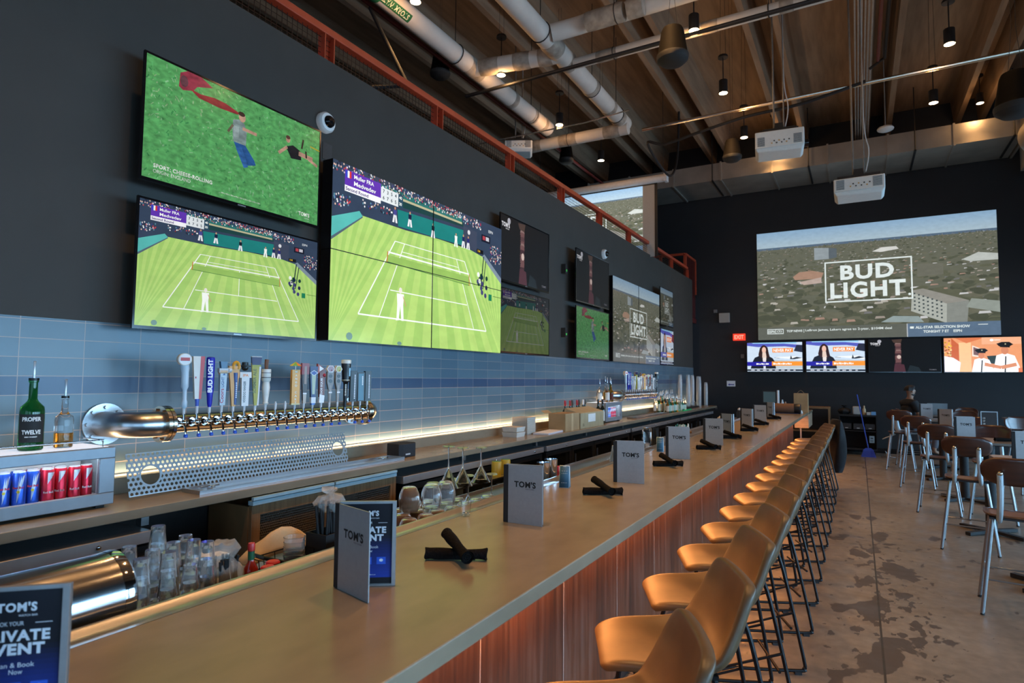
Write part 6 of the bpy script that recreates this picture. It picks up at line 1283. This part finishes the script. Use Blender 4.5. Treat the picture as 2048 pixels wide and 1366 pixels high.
for i, (x, y, a, l) in enumerate(chairs):
    o = ch0 if i == 0 else dup(ch0); o.location = (x, y, 0); o.rotation_euler = (0, 0, math.radians(a)); o['label'] = 'dark plywood bar chair on steel legs, ' + l
M['ttop'] = mat('grey_table_top', (.15, .13, .11), .28, noise=.12, scale=6, coat=.2)
def table():
    t = thing('high_table', 'x', 'high table', group='square high tables')
    MB().prism([(.38 * a + (.0), .38 * c) for a, c in ((-1, -.9), (-.9, -1), (.9, -1), (1, -.9), (1, .9), (.9, 1), (-.9, 1), (-1, .9))], .03, z0=1.04).build('tabletop', M['ttop'], t, bevel=.004)
    MB().cyl((0, 0, .03), (0, 0, 1.04), .055, n=20).build('pedestal', M['rubber'], t)
    b = MB()
    for k in range(4): a = k * PI / 2 + PI / 4; b.bar((0, 0, .035), (.36 * math.cos(a), .36 * math.sin(a), .022), .06, .035)
    b.build('base_feet', M['rubber'], t); MB().box((-.2, -.2, 1.02), (.2, .2, 1.04)).build('top_plate', M['rubber'], t); return t
tb0 = table()
tabs = [(1.42, 6.78, 'nearest the camera'), (1.30, 8.88, 'second from the camera'), (1.33, 11.1, 'third from the camera'), (1.28, 13.2, 'fourth, before the laptop table'), (1.45, 15.0, 'with the open laptop'), (2.35, 9.9, 'at the right edge'), (2.75, 14.4, 'right of the laptop table')]
for i, (x, y, l) in enumerate(tabs):
    o = tb0 if i == 0 else dup(tb0); o.location = (x, y, 0); o['label'] = 'square high table on a dark pedestal, ' + l
ZT = 1.0705
for i, (x, y, a, l) in enumerate([(1.12, 6.45, 4, 'on the nearest high table at the right edge'), (.985, 8.72, 4, 'on the second high table'), (1.03, 10.9, -38, 'facing the window on the third high table'), (.97, 13.15, 2, 'on the fourth high table beside the seated person')]):
    o = dup(mn); o.location = (x, y, ZT); o.rotation_euler = (0, 0, math.radians(a)); o['label'] = 'silver menu folder standing ' + l; o['group'] = 'silver menu folders on the high tables'
for i, (x, y) in enumerate([(1.45, 8.8), (1.5, 11.0)]):
    o = dup(bpy.data.objects['napkin_roll']); o.location = (x, y, ZT); o.rotation_euler = (0, 0, 1.9 * i + .3); o['label'] = 'black napkin roll on the %s high table' % ['second', 'third'][i]; o['group'] = 'napkin rolls on the high tables'
t = thing('laptop', 'open silver laptop on the farthest high table in front of the seated person', 'laptop', (1.36, 14.78, ZT), .12); MB().box((-.17, .0, 0), (.17, .24, .016)).build('keyboard_base', M['alu'], t, bevel=.003)
MB().add([(-.17, .0, .01), (.17, .0, .01), (.17, -.055, .235), (-.17, -.055, .235), (-.17, .008, .01), (.17, .008, .01), (.17, -.047, .235), (-.17, -.047, .235)], [(3, 2, 1, 0), (4, 5, 6, 7), (0, 1, 5, 4), (1, 2, 6, 5), (2, 3, 7, 6), (3, 0, 4, 7)], (.42, .50, .55), False).build('lid', M['metalc'], t)
t = thing('card_holder', 'small black and white card holder on the fourth high table', 'card holder', (1.30, 13.0, ZT)); MB().box((-.07, -.02, 0), (-.0, .02, .17), (.05, .06, .05)).box((.0, -.03, 0), (.09, .01, .17), (.70, .72, .72)).box((.02, -.031, .02), (.07, -.03, .05), (.45, .5, .5)).build('cards', M['matte'], t)
t = thing('drinks_sign', 'framed dark drinks list with prices standing on the third high table', 'table sign', (1.62, 10.95, ZT), .1)
MB().box((-.09, -.005, .03), (.09, .005, .24), (.035, .03, .03)).build('board', M['matte'], t); MB().box((-.1, -.008, .02), (.1, .008, .03)).box((-.1, -.008, .24), (.1, .008, .25)).box((-.1, -.008, .03), (-.09, .008, .24)).box((.09, -.008, .03), (.1, .008, .24)).box((-.1, -.03, 0), (.1, .03, .02)).build('sign_frame', M['steel'], t)
b = MB(); 
for s_, z, w_ in (('13', .14, .025), ('17', .10, .025), ('18', .06, .025)): b.text(s_, (0 if w_ > .1 else -.06, -.0055, z), (1, 0, 0), (0, 0, 1), .016 if w_ > .1 else .024, (.65, .6, .55), bold=.03, width=w_)
b.build('sign_lettering', M['matte'], t)
# ---- cart with odds and ends, broom
t = thing('service_cart', 'black shelved service cart against the back wall beside the broom', 'cart', (-.42, 16.45, 0))
b = MB().box((0, 0, .90), (.78, .5, .94)).box((0, 0, .55), (.78, .5, .57)).box((0, 0, .12), (.78, .5, .15)).box((0, 0, .15), (.02, .5, .90)).box((.76, 0, .15), (.78, .5, .90)).box((.02, .48, .15), (.76, .5, .90)); b.build('frame', M['rubber'], t)
for k in range(3): MB().box((.06 + .24 * k, .02, .60), (.26 + .24 * k, .4, .73), (.03, .03, .032)).box((.13 + .24 * k, .015, .62), (.19 + .24 * k, .02, .635), (.6, .6, .58)).build('drawer', M['matte'], t)
for x in (.06, .72): MB().cyl((x, .06, 0.06), (x + .02, .06, .06), .06, n=14).build('wheel', M['black'], t); MB().cyl((x, .42, .06), (x + .02, .42, .06), .06, n=14).build('wheel', M['black'], t)
crumple('trash_bag', 'dark folded bag lying on the left of the service cart', 'bag', (-.31, 16.7, .94), (.14, .15, .2), 4, M['rubber'], 7)
o = MB().box((-.13, 16.55, .9405), (.04, 16.75, 1.13), (.42, .42, .40)).build('white_bin', M['matte'], bevel=.02); tag(o, 'pale grey square tub on the service cart', 'tub')
o = MB().lathe([(.001, 0), (.035, 0), (.035, .12), (.015, .17), (.02, .2), (.001, .22)], n=14, col=(.55, .42, .25)).build('spray_bottle', M['matte']); o.location = (.11, 16.6, .9405); tag(o, 'tan spray bottle on the service cart behind the broom handle', 'bottle')
o = MB().box((.16, 16.52, .9405), (.34, 16.7, 1.0), (.55, .55, .52)).box((.25, 16.51, .9405), (.345, 16.52, 1.02), (.15, .35, .6)).build('glove_box', M['matte']); tag(o, 'small white and blue box at the right of the service cart', 'box')
o = MB().box((.20, 16.44, .30), (.30, 16.4495, .46), (.28, .38, .42)).box((.225, 16.437, .33), (.24, 16.44, .36), (.02, .02, .02)).box((.26, 16.437, .33), (.275, 16.44, .36), (.02, .02, .02)).box((.225, 16.437, .39), (.275, 16.44, .42), (.05, .06, .08)).build('control_box', M['matte']); tag(o, 'pale blue two-button panel on the lower right of the service cart', 'panel')
t = thing('broom', 'blue broom with a long blue handle leaning against the service cart', 'broom', (.17, 16.15, 0), 0)
M['blue'] = mat('blue_plastic', (.03, .07, .42), .45, noise=.08)
b = MB(); b.add([(-.15, -.03, .0), (.15, -.03, .0), (.15, .03, 0), (-.15, .03, 0), (-.10, -.02, .16), (.10, -.02, .16), (.10, .02, .16), (-.10, .02, .16)], [(0, 3, 2, 1), (4, 5, 6, 7), (0, 1, 5, 4), (1, 2, 6, 5), (2, 3, 7, 6), (3, 0, 4, 7)], smooth=False)
for k in range(16): b.bar((-.14 + .0185 * k, -.032, .0), (-.095 + .0125 * k, -.022, .15), .008, .004)
b.build('bristles', M['blue'], t); MB().prism([(-.11, .0), (.11, 0), (.05, .05), (-.05, .05)], .04, M=Matrix.Translation((0, .02, .155)) @ Matrix.Rotation(PI / 2, 4, 'X')).build('head', M['blue'], t); MB().cyl((0, 0, .19), (-.20, .15, 1.42), .013, n=10).build('handle', M['blue'], t)
for i in range(3):
    pipe2('loose_cable', 'tangled pale cable on the floor right of the service cart, %s strand' % ORD[i], 'cable', [(.42 + .1 * i, 16.35, .01), (.5, 16.3 - .05 * i, .05 + .05 * i), (.62, 16.3, .02), (.7 + .05 * i, 16.35, .012)], .006, M['steel'], 1)
pipe2('dust_pan_handle', 'thin tool leaning at the right of the service cart', 'tool', [(.46, 16.45, .4), (.72, 16.5, .52)], .012, M['steel'])
t = thing('storage_shelf', 'dark wooden shelf unit in the shadow beyond the bar end', 'shelf', (-1.5, 16.4, 0)); MB().box((0, 0, .0), (.04, .5, 1.1)).box((.86, 0, 0), (.9, .5, 1.1)).box((.04, 0, .5), (.86, .5, .53)).box((.04, 0, 1.06), (.86, .5, 1.1)).build('carcass', M['wood'], t)

# ================================================================== PERSON
def skinned(name, pts, edges, radii, m, parent=None, root=0, sub=2):
    me = bpy.data.meshes.new(name); me.from_pydata(pts, edges, []); o = bpy.data.objects.new(name, me); COL.objects.link(o)
    s_ = o.modifiers.new('skin', 'SKIN'); s_.use_smooth_shade = True
    for i, r in enumerate(radii):
        v = me.skin_vertices[0].data[i]; v.radius = r if hasattr(r, '__len__') else (r, r); v.use_root = (i == root)
    u = o.modifiers.new('subd', 'SUBSURF'); u.levels = sub; u.render_levels = sub; me.materials.append(m)
    if parent: o.parent = parent
    return o
M['skin'] = mat('skin', (.30, .15, .09), .5, noise=.05); M['tee'] = mat('black_tshirt', (.010, .011, .013), .85, noise=.2); M['hairm'] = mat('black_hair', (.008, .006, .006), .6, noise=.3, scale=90, bump=.6)
M['jeans'] = mat('grey_trousers', (.12, .12, .14), .85, noise=.15)
t = thing('person', 'seated person with short black hair and black t-shirt working at an open laptop', 'person', (.90, 14.75, 0), math.radians(-62))
# local frame: the person faces +y; pelvis on the seat at .79
P_ = [(0, -.02, .85), (0, -.04, .97), (0, -.035, 1.10), (0, -.015, 1.24), (0, .0, 1.33), (0, .015, 1.40), (0, .03, 1.47), (0, .035, 1.55), (0, .03, 1.62)]
R_ = [(.135, .11), (.125, .10), (.13, .10), (.14, .10), (.10, .07), (.052, .052), (.062, .072), (.075, .092), (.058, .072)]
E_ = [(i, i + 1) for i in range(8)]
def limb(start, pts, rad):
    p = start
    for q, r in zip(pts, rad): P_.append(q); R_.append(r); E_.append((p, len(P_) - 1)); p = len(P_) - 1
    return p
for s_ in (-1, 1):
    h = limb(4, [(s_ * .16, -.01, 1.30), (s_ * .205, .03, 1.17), (s_ * .215, .06, 1.06), (s_ * .19, .17, 1.065), (s_ * .14, .29, 1.085)], [.055, .047, .042, .036, .026])
    limb(h, [(s_ * .13, .33, 1.09), (s_ * .12, .37, 1.092)], [(.034, .016), (.03, .014)]); hand = len(P_) - 1
    for k in range(4): limb(hand, [(s_ * (.145 - .02 * k), .405, 1.095), (s_ * (.145 - .02 * k), .43 + .006 * (k % 3), 1.085)], [.009, .008])
    limb(h + 1, [(s_ * .085, .35, 1.09), (s_ * .07, .375, 1.085)], [.010, .008])
    limb(0, [(s_ * .09, .03, .83), (s_ * .10, .25, .82), (s_ * .10, .43, .80), (s_ * .10, .43, .58), (s_ * .10, .40, .36), (s_ * .10, .42, .32), (s_ * .10, .52, .305)], [.085, .078, .06, .052, .038, .036, .03])
skinned('body', P_, E_, R_, M['skin'], t)
# t-shirt over torso and upper arms
P2 = [(0, -.03, .87), (0, -.04, .98), (0, -.035, 1.10), (0, -.015, 1.24), (0, .0, 1.335), (0, .008, 1.375)]; R2 = [(.168, .138), (.162, .136), (.165, .132), (.172, .132), (.130, .098), (.080, .074)]; E2 = [(i, i + 1) for i in range(5)]
for s_ in (-1, 1): k = len(P2); P2 += [(s_ * .165, -.01, 1.30), (s_ * .21, .03, 1.17), (s_ * .214, .045, 1.12)]; R2 += [.080, .072, .068]; E2 += [(4, k), (k, k + 1), (k + 1, k + 2)]
skinned('tshirt', P2, E2, R2, M['tee'], t)
P3 = [(0, -.02, .86), (0, -.02, .90)]; R3 = [(.15, .125), (.15, .12)]; E3 = [(0, 1)]
for s_ in (-1, 1): k = len(P3); P3 += [(s_ * .09, .03, .835), (s_ * .10, .25, .825), (s_ * .10, .44, .80), (s_ * .10, .44, .58), (s_ * .10, .41, .38)]; R3 += [.098, .09, .073, .064, .056]; E3 += [(0, k)] + [(k + j, k + j + 1) for j in range(4)]
skinned('trousers', P3, E3, R3, M['jeans'], t)
b = MB(); R = []
for j in range(7):
    f = j / 6; z = 1.55 + .115 * math.sin(f * PI / 2); r = math.cos(f * PI / 2 * .97)
    R.append([(.090 * r * math.cos(a) + .004 * math.sin(7 * a), .015 + .108 * r * math.sin(a) + .004 * math.cos(5 * a) - (.0 if f > .3 else .02 * (math.sin(a) > .3)), z + (.045 * max(0, math.sin(a)) * (1 - f))) for a in [2 * PI * q / 20 for q in range(20)]])
b.rings(R).build('hair', M['hairm'], t)
f = MB().sphere((0, .117, 1.53), .014, 10, (.30, .15, .09), 1.5).sphere((-.082, .02, 1.53), .018, 10, (.28, .14, .085), 1.3, .5).sphere((.082, .02, 1.53), .018, 10, (.28, .14, .085), 1.3, .5)
for s_ in (-1, 1): f.sphere((s_ * .032, .099, 1.555), .0105, 10, (.75, .72, .7)).sphere((s_ * .032, .108, 1.555), .005, 8, (.02, .01, .01)).box((s_ * .032 - .018, .100, 1.575), (s_ * .032 + .018, .110, 1.582), (.01, .008, .008))
f.box((-.022, .100, 1.488), (.022, .108, 1.496), (.25, .08, .06)).build('face_features', M['matte'], t)
MB().lathe([(.05, 0), (.064, .03), (.066, .045)], (0, .045, 1.44), 18, (.010, .008, .008), sy=1.1).build('beard', M['hairm'], t)
